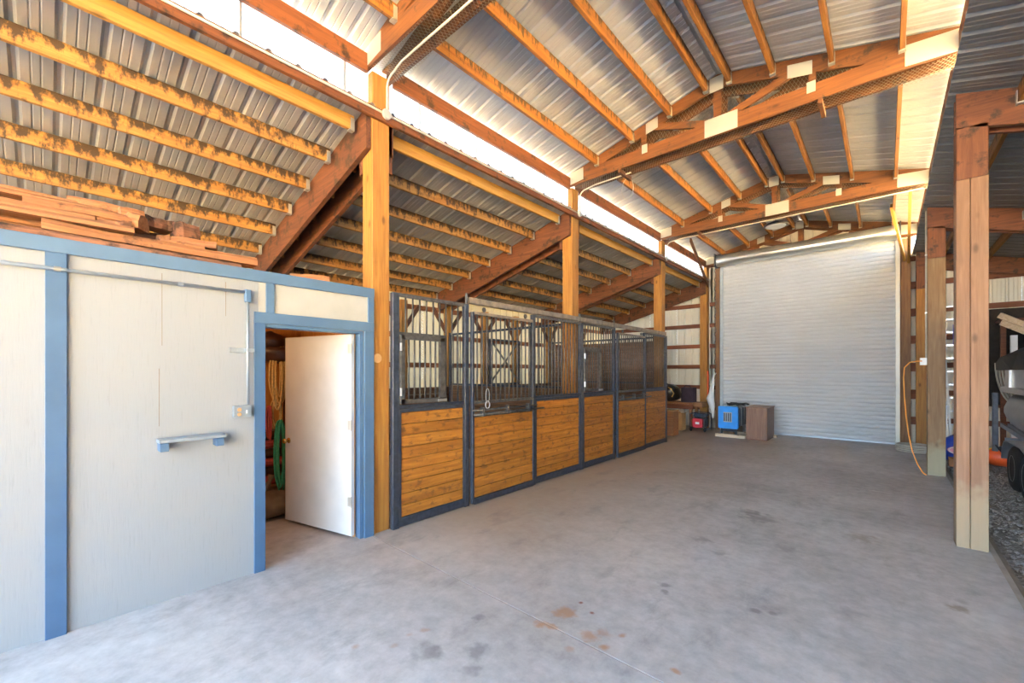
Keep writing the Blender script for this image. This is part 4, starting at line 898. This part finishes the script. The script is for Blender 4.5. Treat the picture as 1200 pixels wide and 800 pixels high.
MB().tube([(.99, 11.0, .42), (.99, 11.0, .50), (.99, 11.0, .56)], [.10, .05, .07], 10).build('gathered_neck', 'black', t)
bb = MB(); bb.blob((.94, 10.775, .20), (.12, .012, .07), 3, .05, 14, 8); lg = bb.build('logo', 'pinkw', t, True)
MB().tube([(.94+.10*math.cos(a), 10.765-.002, .20+.055*math.sin(a)) for a in [2*math.pi*i/16 for i in range(16)]], .008, 5, True).build('logo_ring', 'white', lg)
t = thing('wood_block', 'low brown timber under the blue sack', 'timber', (.95, 10.6, -.05)); MB().cham(.82, 1.25, 10.45, 10.62, -.05, .10, .01, 'X').build('timber', 'bench', t)
t = thing('kayak', 'red and yellow plastic kayak end on the gravel beside the boat trailer', 'kayak', (1.7, 10.9, -.05))
b = MB(); b.tube([(1.27, 10.9, .12), (1.38, 10.9, .13), (1.6, 10.9, .15), (2.0, 10.9, .16), (2.6, 10.9, .15), (3.2, 10.9, .14), (3.4, 10.9, .16)], [.10, .15, .18, .19, .18, .12, .03], 12); b.build('hull', 'orange', t, True)
b = MB(); b.tube([(1.3, 10.9, .21), (1.6, 10.9, .27), (2.2, 10.9, .29), (3.0, 10.9, .24)], [.05, .09, .1, .05], 8); b.build('deck', 'yellow', t, True)

# boat on its trailer
bt = thing('pontoon_boat', 'silver pontoon boat under a black cover on the trailer at the right edge', 'boat', (2.5, 8, .5))
for x in (1.62, 3.2):
    b = MB(); ys = [4.6, 5.0, 9.4, 9.9, 10.25, 10.45]; rs = [.27, .29, .29, .26, .17, .04]; b.tube([(x, y, .98+(.12 if y > 10 else .03 if y > 9.8 else 0)) for y in ys], rs, 20); b.build('pontoon', 'pontoon', bt, True)
MB().cham(1.38, 3.5, 4.6, 10.3, 1.27, 1.36, .01, 'Y').build('deck', 'hull', bt)
MB().cham(1.40, 1.43, 4.7, 10.1, 1.36, 1.66, .004, 'Y').build('side_fence', 'hull', bt); MB().cham(3.45, 3.48, 4.7, 10.1, 1.36, 1.66, .004, 'Y').build('side_fence', 'hull', bt); MB().cham(1.43, 3.45, 10.07, 10.10, 1.36, 1.64, .004, 'X').build('front_fence', 'hull', bt)
for y in (5.5, 7, 8.5, 9.6): MB().cham(1.37, 1.40, y, y+.04, 1.36, 1.66, .003, 'Z').build('fence_rib', 'alu', bt)
b = MB(); sec = [(1.34, 1.62), (1.36, 1.86), (1.60, 2.05), (2.1, 2.22), (2.45, 2.26), (2.8, 2.22), (3.3, 2.05), (3.52, 1.86), (3.54, 1.62)]; m = len(sec); vs = []
ysb = [4.6, 5.2, 6.2, 7.2, 8.2, 9.2, 9.8, 10.2, 10.35]; hk = [.6, .9, 1.0, .93, 1.0, .95, .8, .45, .1]
for y, k in zip(ysb, hk): vs += [(px+(0.06*math.sin(y*3) if 0 < i < m-1 else 0), y, 1.62+(pz-1.62)*k) for i, (px, pz) in enumerate(sec)]
b.add(vs, [(i*m+j, i*m+j+1, (i+1)*m+j+1, (i+1)*m+j) for i in range(len(ysb)-1) for j in range(m-1)]+[tuple(range(m))[::-1], tuple(range((len(ysb)-1)*m, len(ysb)*m))]+[((i)*m+m-1, i*m, (i+1)*m, (i+1)*m+m-1) for i in range(len(ysb)-1)])
b.build('cover', 'tarp', bt)
tl = thing('boat_trailer', 'grey tandem-wheel boat trailer on the gravel at the right edge', 'trailer', (2.4, 8, -.06))
for x in (1.72, 3.1): MB().cham(x, x+.06, 4.6, 10.6, .52, .62, .004, 'Y').build('frame_rail', 'fender', tl)
for x in (1.42, 1.50): MB().bar((x, 10.5, .72), (x, 7.0, .60), .03, .06).build('bunk_rail', 'fender', tl)
for y in (5.2, 7.0, 9.5, 10.4): MB().cham(1.45, 3.3, y, y+.06, .46, .52, .004, 'X').build('cross_member', 'fender', tl)
MB().cham(1.30, 1.36, 10.30, 10.38, .30, 1.25, .004, 'Z').build('guide_post', 'steel', tl); MB().bar((1.33, 10.34, .33), (1.75, 10.34, .50), .05, .05).build('guide_arm', 'steel', tl)
MB().tube([(1.33, 10.3, .40), (1.36, 9.9, .32), (1.42, 9.6, .34), (1.5, 9.4, .45)], .012, 6).build('cable', 'black', tl)
for x, s in ((1.38, -1), (3.35, 1)):
    for y in (8.95, 8.20):
        wv = MB(); wv.lathe([(.17, -.075), (.25, -.085), (.30, -.06), (.315, -.03), (.315, .03), (.30, .06), (.25, .085), (.17, .075)], (x, y, .255), 32, 'X'); wv = wv.build('tyre', 'rubber', tl, True)
        r = MB(); r.lathe([(.02, -.055), (.06, -.06), (.10, -.045), (.155, -.045), (.175, -.072), (.178, -.078), (.178, .07)], (x, y, .255), 24, 'X'); rim = r.build('rim', 'alu', wv, True)
        for k in range(6):
            a = k*math.pi/3; MB().lathe([(.022, -.062), (.022, -.05)], (x, y+.085*math.cos(a), .255+.085*math.sin(a)), 8, 'X').build('rim_hole', 'black', wv)
    # wrap-around fender
    out = [(8.95+.40, .35), (8.95+.36, .50), (8.95+.22, .605), (8.95, .64), (8.2, .64), (8.2-.22, .605), (8.2-.36, .50), (8.2-.40, .35)]
    b = MB(); n = len(out); vs = []
    for dx in (-.12, .12):
        vs += [(x+dx, p[0], p[1]) for p in out]
    for dx in (-.12, .12):
        vs += [(x+dx, 8.575+(p[0]-8.575)*.97, p[1]-.02) for p in out]
    fs = [(i, i+1, n+i+1, n+i) for i in range(n-1)]+[(2*n+i, 3*n+i, 3*n+i+1, 2*n+i+1) for i in range(n-1)]+[(i, 2*n+i, 2*n+i+1, i+1) for i in range(n-1)]+[(n+i, n+i+1, 3*n+i+1, 3*n+i) for i in range(n-1)]
    b.add(vs, fs); b.build('fender', 'fender', tl, True)
    MB().tube([(x-.12*0, 8.575, .25), (x+(.3 if s < 0 else -.3), 8.575, .40)], .03, 8).build('axle_arm', 'steel', tl)

# storage at the end wall behind the boat
t = thing('storage_shelf', 'dark storage shelving on the end wall behind the boat', 'shelf', (3, 12.4, 0))
for z in (.9, 1.6, 2.55): MB().cham(1.62, 4.6, 12.05, 12.6, z, z+.04, .003, 'X').build('shelf_board', 'girt', t)
for x in (1.62, 2.6, 3.6, 4.55): MB().cham(x, x+.07, 12.05, 12.12, -.05, 2.60, .003, 'Z').build('upright', 'girt', t)
MB().box(1.42, 4.55, 12.60, 12.62, .9, 2.84).build('back_panel', 'dark', t)  # near-black sheet filling the dark area behind the boat
tag(MB().cham(2.0, 2.9, 12.1, 12.5, 1.642, 2.1, .05, 'Z').build('dark_box', 'dark'), 'dark box on the storage shelf behind the boat', 'box')
for k, (a, b2, lab) in enumerate((((1.60, 12.0, 2.66), (2.05, 11.7, 2.30), 'upper pale board leaning out from the end wall behind the boat'), ((1.62, 11.96, 2.52), (2.05, 11.62, 2.18), 'lower pale board leaning out from the end wall behind the boat'))):
    tag(MB().bar(a, b2, .05, .10).build('plank', 'board'), lab, 'board')
tag(MB().cham(1.68, 1.76, 11.6, 11.68, -.05, 2.25, .004, 'Z').build('white_pole', 'white'), 'white painted upright pole behind the boat cover', 'pole')
t = thing('hose_bundle', 'pale curved hoses hanging behind the boat', 'hose', (1.6, 11.3, 1.2))
for k in range(4): MB().tube([(1.46+k*.04+.26*(1-math.cos(a)), 11.3+k*.02, 1.75-.75*math.sin(a)) for a in [i*math.pi/20 for i in range(11)]], .015, 6).build('hose', 'hose', t, True)

# ---------------------------------------------------------------- repeats share a group phrase
GR = {'wooden_post': 'wooden posts carrying the roof', 'roof_truss': 'doubled trusses under the high roof', 'rafter': 'doubled rafters of the low left roof',
      'lean_to_beam': 'sloping beams of the right lean-to', 'stall_panel': 'fixed panels of the horse stall fronts', 'stall_door': 'sliding doors of the horse stall fronts',
      'stall_partition': 'partitions between the stalls', 'door_post': 'posts beside the roll-up door', 'ladder': 'ladders on the end wall', 'roof_brace': 'diagonal roof braces',
      'rope_coil': 'straw ropes in the tack room', 'plank': 'pale boards behind the boat'}
for o in list(bpy.data.objects):
    k = o.name.split('.')[0]
    if o.parent is None and k in GR and 'label' in o and 'group' not in o: o['group'] = GR[k]
